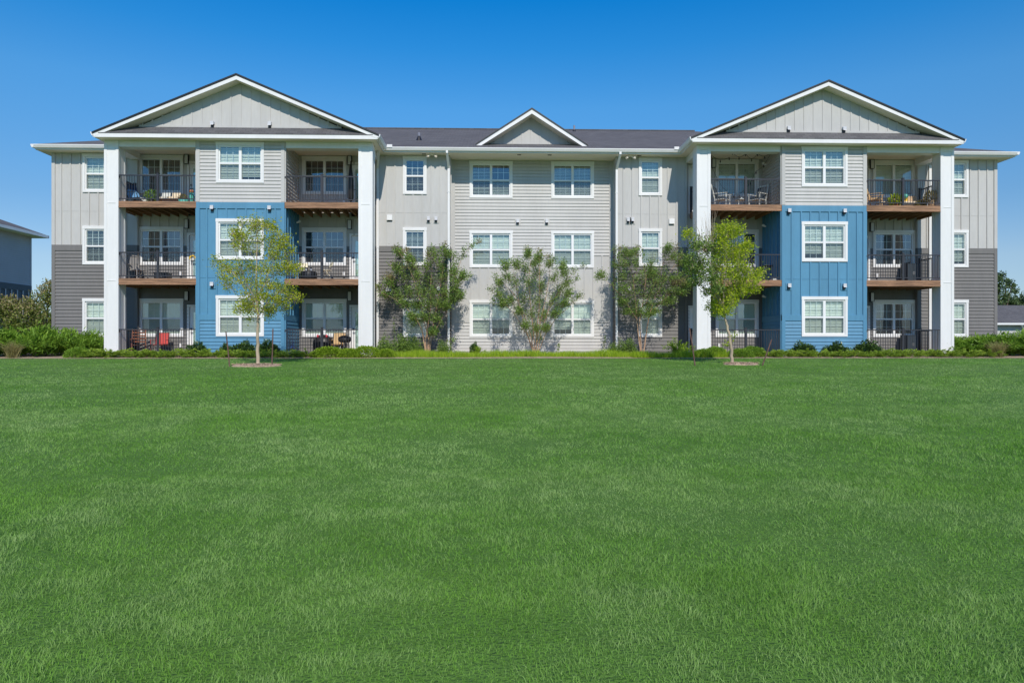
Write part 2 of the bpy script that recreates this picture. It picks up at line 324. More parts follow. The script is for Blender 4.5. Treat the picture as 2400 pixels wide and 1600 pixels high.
# centre wall
F = mapf('f', YC); hs_ = [win(-.05, YC, k, 2, s) for k, s in enumerate(('full', 'full', 'low'))]+[win(3.54, YC, k, 2, s) for k, s in enumerate(('full', 'full', 'low'))]
mb = MB(); lap(mb, F, -1.80, 5.33, 4.40, SOF, hs_); bnb(mb, F, -1.80, 5.33, 1.69, 4.40, hs_, 0, .385, .1)
for a, b, c, d in cut(-1.80, 5.33, 1.45, 1.69, hs_): bx(mb, F, a, b, c, d, -.002, .036)
lap(mb, F, -1.80, 5.33, -.1, 1.45, hs_); bx(mb, F, -1.80, -1.63, -.1, SOF, 0, .042); bx(mb, F, 5.17, 5.33, -.1, SOF, 0, .042)
for f, x in (('r', -1.80), ('l', 5.33)):
    G = mapf(f, x); lap(mb, G, YM, YC, -.1, 4.45, m=1); bx(mb, G, YM, YC, 4.45, 4.69, 0, .02, 1); bnb(mb, G, YM, YC, 4.69, SOF, sp=.35)
mb.build('wall', ['gray', 'dark'], B)
# outer side walls and rear
mb = MB()
for f, x in (('l', -18.57), ('r', 22.11)):
    G = mapf(f, x); lap(mb, G, YM, 17.6, -.1, 4.45, m=1); bx(mb, G, YM, 17.6, 4.45, 4.69, 0, .02, 1); bnb(mb, G, YM, 17.6, 4.69, SOF, sp=.4)
G = mapf('b', 17.6); lap(mb, G, -18.57, 22.11, -.1, 4.69, m=1); lap(mb, G, -18.57, 22.11, 4.69, SOF)
mb.build('wall', ['gray', 'dark'], B)

# the two projecting blocks: (outer x0, x1, bay x0, x1, window centre)
BLK = [(-15.36, -4.80, -11.76, -8.28, -10.035, -10.03, [-14.1, -7.19], [-12.5, -5.62], [-13.0, -6.1]), (8.31, 18.91, 11.78, 15.27, 13.54, 13.5, [10.66, 17.615], [9.02, 16.04], [9.62, 16.6])]
BALST = {0: (('sheer', 'curt', 'curt'), ('sheer', 'dark', 'dark')), 1: (('sheer', 'dark', 'sheer'), ('curt', 'dark', 'sheer'))}
rail_parts = []
def railing(name, a, b, z, posts, par, end=True):
    a = Vector(a); b = Vector(b); L = (b-a).length; d = (b-a)/L; mb = MB()
    mb.bar((*a, z+1.03), (*b, z+1.03), .05, .045); mb.bar((*a, z+.10), (*b, z+.10), .035, .035)
    n = int(L/.104)
    for i in range(1, n+1):
        p = a+d*(L*i/(n+1)); mb.bar((*p, z+.09), (*p, z+1.02), .016, .016)
    if end: mb.bar((*a, z+.98), (*(a+d*.04), z+.98), .07, .09)
    r = mb.build(name, 'metal', par)
    for t in posts:
        p = a+d*(L*t); pm = MB(); pm.box(p.x-.042, p.x+.042, p.y-.042, p.y+.042, z+.0, z+1.10); pm.box(p.x-.05, p.x+.05, p.y-.05, p.y+.05, z+1.10, z+1.125); pm.build('rail_post', 'metal', r)
    return r
for bi, (X0, X1, b0, b1, wc, gc, bwc, dc, lc) in enumerate(BLK):
    # bay
    F = mapf('f', 0); hs_ = [win(wc, 0, k, 2, 'full' if bi or k < 1 else 'full') for k in range(3)]
    mb = MB(); lap(mb, F, b0, b1, 6.16, SOF, hs_, 0); bnb(mb, F, b0, b1, 1.69, 6.14, hs_, 1, .385, .03)
    bx(mb, F, b0, b1, 6.14, 6.165, 0, .03, 0); bx(mb, F, b0, b1, 5.89, 6.14, 0, .038, 1); bx(mb, F, b0, b1, 3.145, 3.158, 0, .012, 1)
    for a, b, c, d in cut(b0, b1, 1.45, 1.69, hs_): bx(mb, F, a, b, c, d, -.002, .038, 1)
    lap(mb, F, b0, b1, -.1, 1.45, hs_, 1)
    for x0, x1 in ((b0, b0+.14), (b1-.14, b1)): bx(mb, F, x0, x1, -.1, 6.14, 0, .044, 1); bx(mb, F, x0, x1, 6.165, SOF, 0, .044, 0)
    for f, x in (('l', b0), ('r', b1)):
        G = mapf(f, x); lap(mb, G, 0, YB, 6.16, SOF, m=0); bnb(mb, G, 0, YB, 1.69, 6.16, m=1, sp=.385); bx(mb, G, 0, YB, 1.45, 1.69, 0, .026, 1); lap(mb, G, 0, YB, -.1, 1.45, m=1)
        bx(mb, G, .0, .12, -.1, 6.14, 0, .042, 1); bx(mb, G, .0, .12, 6.165, SOF, 0, .042, 0)
    mb.build('bay_wall', ['gray', 'blue'], B)
    # balcony back walls with doors
    for si, (x0, x1) in enumerate((((-15.0 if bi == 0 else 8.42), b0), (b1, (-4.94 if bi == 0 else 18.55)))):
        F = mapf('f', YB); st = BALST[bi][si]
        hs_ = [win(bwc[si], YB, k, 2, st[k]) for k in range(3)]; D = dc[si]; hd = [(D-.43, D+.43, z-.2, z+2.05) for z in (.05, 3.11, 6.17)]
        mb = MB(); H = hs_+hd; bnb(mb, F, x0, x1, 4.69, SOF, H, 0, .385, .05); lap(mb, F, x0, x1, -.1, 4.69, H, 1)
        for f, x in (('r', x0), ('l', x1)):
            if (si == 0) == (f == 'r'): G = mapf(f, x); bx(mb, G, YM, YB, -.1, 4.69, 0, .02, 1); bx(mb, G, YM, YB, 4.69, SOF, 0, .02, 0)
        mb.build('balcony_wall', ['gray', 'dark'], B)
        for fl, z in enumerate((.05, 3.11, 6.17)):
            dm = MB()
            for u0, u1, c0, c1 in ((D-.5, D-.415, z, z+2.13), (D+.415, D+.5, z, z+2.13), (D-.415, D+.415, z+2.035, z+2.13)): bx(dm, F, u0, u1, c0, c1, -.08, .03)
            d = dm.build('door', 'white', B); sm_ = MB(); bx(sm_, F, D-.41, D+.41, z+.01, z+2.03, -.07, -.04)
            for u0, u1, c0, c1 in ((D-.26, D+.26, z+.25, z+.29), (D-.26, D+.26, z+1.82, z+1.86), (D-.3, D-.26, z+.25, z+1.86), (D+.26, D+.3, z+.25, z+1.86)): bx(sm_, F, u0, u1, c0, c1, -.04, -.02)
            sm_.build('door_leaf', 'vinyl', d); pm = MB(); bx(pm, F, D-.26, D+.26, z+.29, z+1.82, -.037, -.034); pm.build('door_pane', 'glass', d)
            hm = MB(); hx = D-.34; hm.bar(F(hx, z+.95, -.05), F(hx, z+.95, .03), .03, .03); hm.bar(F(hx-.01, z+.95, .025), F(hx+.1, z+.95, .025), .022, .022); hm.build('door_handle', 'black', d)
            hm = MB(); bx(hm, F, hx-.03, hx+.03, z+1.08, z+1.14, -.045, .0); hm.build('deadbolt', 'black', d)
            # wall lantern and outlet
            L = lc[si]; lz = z+2.32 if fl < 2 else z+2.0; lm = MB(); bx(lm, F, L-.085, L+.085, lz-.01, lz, 0, .13); bx(lm, F, L-.085, L+.085, lz+.37, lz+.385, 0, .13)
            for sx in (-1, 1): bx(lm, F, L+sx*.078-.007, L+sx*.078+.007, lz, lz+.37, 0, .13)
            lo = lm.build('wall_lantern', 'black', B); dm = MB(); bx(dm, F, L-.068, L+.068, lz, lz+.37, .01, .12); dm.build('lantern_diffuser', 'lamp', lo)
            om = MB(); ox = L-.25 if bi == 0 else L+.25; bx(om, F, ox-.045, ox+.045, z+.32, z+.48, .01, .07); bx(om, F, ox-.035, ox+.035, z+.25, z+.32, .01, .06, 1); om.build('outlet_cover', ['vinyl', 'black'], B)
            # decks
            colc = (X0+.27) if si == 0 else (X1-.27); inner = b0 if si == 0 else b1; e0, e1 = sorted((colc, inner)); fx0, fx1 = sorted(((X0+.545 if si == 0 else X1-.545), inner))
            e0 += .002 if si else 0; e1 -= .002 if not si else 0
            if fl:
                mb = MB()
                yy = .04
                while yy < YB-.05: mb.box(e0, e1, yy, min(yy+.135, YB-.01), z-.035, z); yy += .14
                dk = mb.build('balcony_deck', 'wood', B); jm = MB(); fm = MB()
                jx = e0+.2
                while jx < e1: jm.box(jx-.02, jx+.02, .03, YB-.01, z-.25, z-.04); jx += .385
                jm.build('deck_joists', 'wood2', dk)
                fm.box(fx0, fx1, -.015, .025, z-.25, z-.005); fm.box(fx0-.001, fx1+.001, -.022, -.012, z-.25, z-.21)
                sx = colc; fm.box(sx-.02, sx+.02, .27, YB-.16, z-.25, z-.005); fm.build('fascia_board', 'wood', dk)
            else:
                mb = MB(); mb.box(e0, e1, .0, YB, -.15, z); mb.build('patio_slab', 'concrete', B)
            rr = railing('railing', (fx0, .03), (fx1, .03), z, (.5,), B)
            railing('railing', (colc, .5), (colc, YM-.05), z, (.97,), B)
        # side floodlights on bay
        for zf in ((5.62,) if bi == 0 and si == 1 else (5.55, 2.52, 8.2) if bi == 1 and si == 0 else ()):
            xs = b1+.0 if si else b0; sg = 1 if si else -1; fm = MB(); fm.bar((xs, 1.55, zf), (xs+sg*.1, 1.55, zf), .05, .05); fm.tube([(xs+sg*.08, 1.55, zf), (xs+sg*.2, 1.45, zf+.03)], [.03, .055], 8); fm.build('security_light', 'vinyl', B)
    # columns
    for k, cx in enumerate((X0, X1-.54)):
        mb = MB(); mb.box(cx, cx+.54, 0, .54, -.1, SOF)
        for u in ((cx-.012, cx+.10), (cx+.44, cx+.552)): mb.box(u[0], u[1], -.022, .1, -.1, SOF-.01); mb.box(u[0], u[1], .44, .562, -.1, SOF-.01)
        for zz in (3.02, 6.1): mb.box(cx+.1, cx+.44, -.014, .01, zz-.012, zz+.012)
        mb.box(cx+.1, cx+.44, -.02, .01, 8.38, SOF-.01)
        mb.build('column', 'white', B)
    # header beams
    mb = MB(); mb.box(X0+.545, b0-.001, .02, .42, 8.33, SOF-.002); mb.box(X0+.07, X0+.47, .543, YM-.01, 8.30, SOF-.002); mb.build('header_beam', 'white', B)
    mb = MB(); mb.box(b1+.001, X1-.545, .02, .42, 8.33, SOF-.002); mb.box(X1-.47, X1-.07, .543, YM-.01, 8.30, SOF-.002); mb.build('header_beam', 'white', B)
    # gable: roof slabs, rake boards, soffits
    hw = 5.53; mrk = .42; za = 11.09; yf = -.45; ze = za-mrk*hw; yr = 1.3+(za-8.74)/.41
    mb = MB()
    for s in (-1, 1):
        xe = gc+s*hw
        a, b, c, d = (xe, yf-.03, ze), (gc, yf-.03, za), (gc, yr, za), (xe, 1.3, ze)
        dn = lambda p: (p[0], p[1], p[2]-.07)
        mb.q(a, b, c, d); mb.q(dn(a), dn(b), dn(c), dn(d)); mb.q(a, b, dn(b), dn(a)); mb.q(a, d, dn(d), dn(a))
    mb.build('gable_roof', 'roof', B)
    mb = MB()
    for s in (-1, 1):
        xe = gc+s*hw; t = lambda x, o: za-mrk*abs(x-gc)-o
        poly = [(gc, za-.05), (xe, ze-.05), (xe, ze-.19), (gc, za-.225)] if s > 0 else [(xe, ze-.05), (gc, za-.05), (gc, za-.225), (xe, ze-.19)]
        mb.prism(poly, yf-.015, yf+.02)
    mb.build('rake_board', 'white', B)
    mb = MB()
    for s in (-1, 1): xe = gc+s*(hw+.02); mb.prism([(gc, za+.012), (xe, ze+.004), (xe, ze-.056), (gc, za-.05)], yf-.05, yf-.016)
    mb.build('drip_edge', 'black', B)
    mb = MB()
    for s in (-1, 1):
        xe = gc+s*(hw-.02); zz = za-mrk*(hw-.02)-.20
        mb.q((gc, yf+.02, za-.20), (xe, yf+.02, zz), (xe, .1, zz), (gc, .1, za-.20))
    mb.box(gc-hw+.1, gc+hw-.1, yf+.03, 1.36, SOF, SOF+.02)
    mb.build('soffit', 'soffit', B)
    # pent roof, front fascia, side fascia and gutters
    mb = MB(); z0, z1 = 8.75, 9.12; hx = hw-.55
    mb.q((gc-hx-.35, yf-.02, z0), (gc+hx+.35, yf-.02, z0), (gc+hx-.4, .0, z1), (gc-hx+.4, .0, z1)); mb.q((gc-hx-.35, yf-.02, z0-.03), (gc+hx+.35, yf-.02, z0-.03), (gc+hx+.35, yf-.02, z0), (gc-hx-.35, yf-.02, z0)); mb.build('pent_roof', 'roof', B)
    mb = MB(); mb.box(gc-hw+.03, gc+hw-.03, yf-.01, yf+.03, SOF+.0, z0-.03)
    for s in (-1, 1): xs = gc+s*(hw-.06); mb.box(xs-.015, xs+.015, yf+.03, 1.3, SOF-.01, ze-.05)
    mb.build('fascia', 'white', B)
    for s in (-1, 1):
        mb = MB(); xs = gc+s*(hw-.04); pr = [(0, -.14), (s*.08, -.14), (s*.13, -.03), (s*.13, 0), (s*.10, 0), (s*.07, -.11), (0, -.11)]
        mb.prism([(xs+x, ze+.0+z) for x, z in pr], yf-.03, 1.22); mb.build('gutter', 'white', B)
    # gable wall
    mb = MB(); wa = za-.27; hb = (wa-9.1)/mrk; mb.t((gc-hb, .03, 9.1), (gc+hb, .03, 9.1), (gc, .03, wa+.1)); u = gc-12*.385
    while u < gc+hb-.1:
        t = wa+.06-mrk*abs(u-gc)
        if t > 9.25: mb.box(u-.028, u+.028, .008, .032, 9.2, t)
        u += .385
    mb.box(gc-hb+.1, gc+hb-.1, .0, .032, 9.1, 9.2); mb.build('gable_wall', 'gray', B)

# main soffit, fascia, gutters, roof
mb = MB(); mb.box(-18.9, 22.5, 1.37, 18.1, SOF, SOF+.02); mb.build('soffit', 'soffit', B)
mb = MB(); bx0, bx1 = -18.92, 22.52
segs = ((bx0, -15.6), (-4.55, 8.05), (19.0, bx1))
for a, b in segs: mb.box(a, b, 1.35, 1.375, SOF-.01, 8.73)
for x in (bx0, bx1): mb.box(x-.012, x+.012, 1.36, 18.1, SOF-.01, 8.73)
mb.box(bx0, bx1, 18.09, 18.11, SOF-.01, 8.73); mb.build('fascia', 'white', B)
for a, b in segs:
    mb = MB(); n = len(mb.v); pr = [(1.35, 8.62), (1.27, 8.62), (1.22, 8.72), (1.22, 8.75), (1.25, 8.75), (1.30, 8.65), (1.35, 8.65)]
    mb.v += [(a, y, z) for y, z in pr]+[(b, y, z) for y, z in pr]; k = len(pr); mb.f += [tuple(range(k)), tuple(range(k, 2*k))]; mb.m += [0, 0]; mb.sm += [0, 0]
    for j in range(k): mb.f.append((j, (j+1) % k, k+(j+1) % k, k+j)); mb.m.append(0); mb.sm.append(False)
    if a == -4.55: mb.box(-4.40, -4.18, 1.2, 1.24, 8.72, 8.84); mb.box(7.7, 7.9, 1.2, 1.24, 8.72, 8.84)
    mb.build('gutter', 'white', B)
for x, sg in ((-18.92, -1), (22.52, 1)):
    mb = MB(); mb.prism([(x, 8.62), (x+sg*.08, 8.62), (x+sg*.12, 8.72), (x+sg*.12, 8.75), (x, 8.75)], 1.23, 18.1); mb.build('gutter', 'white', B)
mb = MB(); y0, y1, zr, yr, ze = 1.27, 18.15, 12.1, 9.7, 8.755; A, Bq, Cq, Dq = (-18.98, y0, ze), (22.58, y0, ze), (22.58, y1, ze), (-18.98, y1, ze); r0, r1 = (-8.4, yr, zr), (10.8, yr, zr)
mb.q(A, Bq, r1, r0); mb.q(Dq, Cq, r1, r0); mb.t(A, Dq, r0); mb.t(Bq, Cq, r1)
mr_ = mb.build('roof', 'roof', B)
mb = MB(); mb.box(-8.6, 11, yr-.12, yr+.12, zr-.03, zr+.02); mb.build('ridge_cap', 'roof', mr_)
for px_, Yv, zv, h in ((-3.35, 4.0, 9.9, .28), (4.35, 8.9, 11.75, .35)):
    mb = MB(); mb.tube([(px_, Yv, zv-.1), (px_, Yv, zv+h)], .05, 8); mb.lathe([(.16, zv-.12), (.06, zv+.12)], 10, (px_, Yv), 1); mb.build('vent_pipe', ['steel', 'black'], mr_)
# centre dormer gable
gc, yf, za, hw, mrk = 1.72, 2.12, 10.72, 2.42, .648; wy = 2.72
def roofz(Y): return 8.755+.397*(Y-1.27)
mb = MB()
for s in (-1, 1):
    xe = gc+s*hw; ze = za-mrk*hw; a, b, c, d = (xe, yf-.02, ze), (gc, yf-.02, za), (gc, 6.3, za), (xe, 2.4, ze); dn = lambda p: (p[0], p[1], p[2]-.05)
    mb.q(a, b, c, d); mb.q(dn(a), dn(b), dn(c), dn(d)); mb.q(a, b, dn(b), dn(a)); mb.q(a, d, dn(d), dn(a))
mb.build('dormer_roof', 'roof', B)
mb = MB()
for s in (-1, 1): xe = gc+s*hw; mb.prism([(gc, za-.05), (xe, ze-.05), (xe, ze-.21), (gc, za-.24)], yf-.012, yf+.02)
mb.build('rake_board', 'white', B)
mb = MB()
for s in (-1, 1): xe = gc+s*(hw+.02); mb.prism([(gc, za+.012), (xe, za-mrk*(hw+.02)+.012), (xe, za-mrk*(hw+.02)-.05), (gc, za-.05)], yf-.045, yf-.013)
mb.build('drip_edge', 'black', B)
mb = MB()
for s in (-1, 1): xe = gc+s*(hw-.03); mb.q((gc, yf+.02, za-.22), (xe, yf+.02, za-.22-mrk*(hw-.03)), (xe, wy+.05, za-.22-mrk*(hw-.03)), (gc, wy+.05, za-.22))
mb.build('soffit', 'soffit', B)
mb = MB(); zb = 9.2; hb = (za-.2-zb)/mrk; mb.t((gc-hb, wy, zb), (gc+hb, wy, zb), (gc, wy, za-.2))
for k in range(-4, 5):
    t = za-.25-mrk*abs(k*.4)
    if t > zb+.1: mb.box(gc+k*.4-.028, gc+k*.4+.028, wy-.02, wy+.01, zb, t)
mb.build('gable_wall', 'gray', B)
# downspouts
def down(x, x2, y0, yw, zt, name='downspout'):
    mb = MB(); mb.bar((x, y0, zt), (x, y0, zt-.12), .09, .07); mb.bar((x, y0, zt-.1), (x2, yw, zt-.62), .07, .09, up=(1, 0, 0)); mb.bar((x2, yw, zt-.58), (x2, yw, .12), .09, .07); mb.bar((x2, yw, .15), (x2, yw-.25, .06), .09, .07)
    for z in (7, 4.6, 2.2): mb.box(x2-.06, x2+.06, yw-.045, yw+.05, z, z+.03)
    mb.build(name, 'white', B)
down(-1.90, -1.86, 1.30, 1.84, 8.64); down(5.42, 5.36, 1.30, 1.84, 8.64); down(-4.75, -4.88, 1.25, 1.84, 8.64)
# vents, exhaust hoods and eave lamps
def hood(x, Y, z, plate, w_=.13):
    F = mapf('f', Y); mb = MB()
    if plate: bx(mb, F, x-w_*.95, x+w_*.95, z-.16, z+.13, 0, .03, plate)
    bx(mb, F, x-w_/2, x+w_/2, z-.01, z+.1, .02, .14); mb.q(F(x-w_/2, z-.01, .14), F(x+w_/2, z-.01, .14), F(x+w_/2, z-.05, .16), F(x-w_/2, z-.05, .16)); bx(mb, F, x-w_*.38, x+w_*.38, z-.12, z-.01, .02, .09, 4)
    mb.build('vent_hood', ['lamp', 'gray', 'blue', 'dark', 'black'], B)
for x in (-11.12, -8.86, 12.06, 14.34): hood(x, .03, 9.24, 0); hood(x, .0, 5.9, 0); hood(x, .0, 2.86, 2)
for x in (1.12, 2.4): hood(x, YC, 5.88, 1)
for x in (-2.72, -2.4, 5.86, 6.05): hood(x, YM, 5.84, 1, .12)
for x in (-2.60, -2.3, 5.9): hood(x, YM, 2.85, 3, .12)
for x, z in ((-4.38, 5.9), (7.75, 5.8), (-4.42, 2.86), (7.75, 2.84)):
    F = mapf('f', YM); mb = MB(); bx(mb, F, x-.115, x+.115, z-.11, z+.11, 0, .09); bx(mb, F, x-.085, x+.085, z-.13, z-.1, 0, .06, 1); mb.build('exhaust_cover', ['vinyl', 'black'], B)
for x in (-2.55, 5.9):
    mb = MB(); mb.box(x-.1, x+.1, 1.55, 1.7, SOF-.05, SOF)
    for s in (-1, 1): mb.tube([(x+s*.05, 1.6, SOF-.05), (x+s*.12, 1.52, SOF-.12), (x+s*.19, 1.46, SOF-.15)], [.02, .035, .05], 8)
    mb.build('eave_floodlight', 'soffit', B)
for x in (-2.9, 1.15, 2.45, 6.3): mb = MB(); mb.box(x-.08, x+.08, 1.6, 1.7, SOF-.012, SOF-.002); mb.build('soffit_vent', 'black', B)

# ---------------------------------------------------------------- windows
def win_parts(n):
    W = 1.89 if n == 2 else 1.01; gw = .745 if n == 2 else .72; h = 1.63; x0 = -W/2
    gl = [(-W/2+.1475, -W/2+.1475+gw), (W/2-.1475-gw, W/2-.1475)] if n == 2 else [(-.36, .36)]
    tr = MB(); tr.box(x0, x0+.10, -.052, .03, 0, h-.13); tr.box(-x0-.10, -x0, -.052, .03, 0, h-.13); tr.box(x0-.01, -x0+.01, -.058, .03, h-.13, h); tr.box(x0+.1, -x0-.1, -.052, .03, 0, .10)
    sa = MB(); f0, f1, g0, g1 = x0+.10, -x0-.10, .10, h-.13
    sa.box(f0, gl[0][0], -.008, .10, g0, g1); sa.box(gl[-1][1], f1, -.008, .10, g0, g1); sa.box(gl[0][0], gl[-1][1], -.008, .10, g0, .145); sa.box(gl[0][0], gl[-1][1], -.008, .10, 1.44, g1)
    if n == 2: sa.box(gl[0][1], gl[1][0], -.016, .10, .145, 1.44)
    for a, b in gl:
        sa.box(a, b, .0, .06, .755, .82)
        for zz0, zz1, y in ((.145, .755, .062), (.82, 1.44, .032)):
            for k in (1, 2): x = a+(b-a)*k/3; sa.box(x-.009, x+.009, y, y+.008, zz0, zz1)
            z = (zz0+zz1)/2; sa.box(a, b, y+.0015, y+.0095, z-.009, z+.009)
    pa = MB(); sc = MB(); ro = MB()
    for a, b in gl: pa.q((a, .026, .82), (b, .026, .82), (b, .026, 1.44), (a, .026, 1.44)); pa.q((a, .056, .145), (b, .056, .145), (b, .056, .755), (a, .056, .755)); sc.q((a, .01, .145), (b, .01, .145), (b, .01, .755), (a, .01, .755))
    f0 -= .02; f1 += .02; z0, z1, y0, y1 = .06, 1.55, .10, 1.5
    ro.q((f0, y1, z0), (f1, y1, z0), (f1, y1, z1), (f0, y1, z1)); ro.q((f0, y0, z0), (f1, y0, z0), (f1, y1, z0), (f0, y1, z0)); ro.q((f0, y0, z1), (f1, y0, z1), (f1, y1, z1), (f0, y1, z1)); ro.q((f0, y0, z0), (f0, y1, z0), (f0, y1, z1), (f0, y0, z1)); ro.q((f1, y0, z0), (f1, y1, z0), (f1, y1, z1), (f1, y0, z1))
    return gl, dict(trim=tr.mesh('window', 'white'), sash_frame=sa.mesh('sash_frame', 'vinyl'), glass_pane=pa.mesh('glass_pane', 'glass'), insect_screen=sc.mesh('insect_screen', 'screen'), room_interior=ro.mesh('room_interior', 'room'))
WP = {n: win_parts(n) for n in (1, 2)}
def blind(gl, sty, var):
    mb = MB(); r = random.Random(var)
    for a, b in gl:
        a -= .03; b += .03
        if sty in ('full', 'open', 'low', 'sheer'):
            zt = 1.46; zb_ = .13; tilt = R({'full': 58, 'open': 22, 'low': 40, 'sheer': 70}[sty]+r.uniform(-6, 6))
            if sty == 'low': zt = .80-r.uniform(0, .2) if r.random() < .6 else 1.46
            elif r.random() < .15: zb_ = r.uniform(.2, .5)
            sp = .064; z = zt; c, s = math.cos(tilt)*.035, math.sin(tilt)*.035
            mb.box(a, b, .105, .15, zt, zt+.05)
            while z > zb_:
                z -= sp; dz = r.uniform(-.0015, .0015); mb.q((a, .13-c, z-s+dz), (b, .13-c, z-s-dz), (b, .13+c, z+s-dz), (a, .13+c, z+s+dz))
            mb.box(a, b, .12, .14, z-.03, z-.01)
        elif sty == 'curt':
            N = 16; e0 = a+(b-a)*.45 if r.random() < .5 else a
            for k in range(N): u0 = e0+(b-e0)*k/N; u1 = e0+(b-e0)*(k+1)/N; mb.q((u0, .15+.02*(k % 2), .1), (u1, .15+.02*((k+1) % 2), .1), (u1, .15+.02*((k+1) % 2), 1.5), (u0, .15+.02*(k % 2), 1.5))
    return mb
for i, (c, Y, zb, n, sty) in enumerate(WH):
    gl, P = WP[n]; o = link('window', P['trim'], B, (c, Y, zb))
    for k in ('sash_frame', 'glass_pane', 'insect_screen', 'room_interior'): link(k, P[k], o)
    if sty != 'dark': blind(gl, sty, i).build('curtain' if sty == 'curt' else 'window_blind', 'curtain' if sty == 'curt' else 'blind', o)

# ---------------------------------------------------------------- planting
def foliage(name, col, tint, trans=.25, rough=.5): M[name] = mat(name, col, rough, tint=tint, trans=trans, spec=.3)
foliage('leaf_lime', (.22, .32, .015), (.64, .66, .05), .42)
foliage('leaf_gold', (.26, .40, .015), (.62, .70, .04), .42)
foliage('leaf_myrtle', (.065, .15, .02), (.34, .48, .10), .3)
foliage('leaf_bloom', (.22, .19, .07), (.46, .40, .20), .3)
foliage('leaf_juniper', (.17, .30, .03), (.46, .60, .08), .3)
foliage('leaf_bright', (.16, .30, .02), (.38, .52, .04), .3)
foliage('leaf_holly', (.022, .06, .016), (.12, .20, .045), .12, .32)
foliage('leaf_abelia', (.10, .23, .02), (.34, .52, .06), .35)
foliage('leaf_tan', (.20, .22, .06), (.52, .42, .20), .3)
foliage('leaf_liriope', (.20, .36, .015), (.46, .62, .04), .38)
foliage('leaf_rust', (.07, .13, .02), (.28, .32, .06), .25)
foliage('leaf_far', (.05, .10, .03), (.13, .19, .07), .2)
M['bark_pale'] = mat('pale_bark', (.42, .34, .24), .9, .25, 8, .5, 40, stretch=(1, 1, .3))
M['bark_tan'] = mat('myrtle_bark', (.42, .27, .17), .8, .3, 10, .4, 30, stretch=(1, 1, .3))
M['bark_twig'] = mat('twig_bark', (.16, .12, .06), .9, .2, 8)
M['bark_dark'] = mat('dark_bark', (.10, .07, .05), .9, .3, 8, .5, 40)
M['stake'] = mat('stake_wood', (.11, .06, .045), .8, .3, 9)

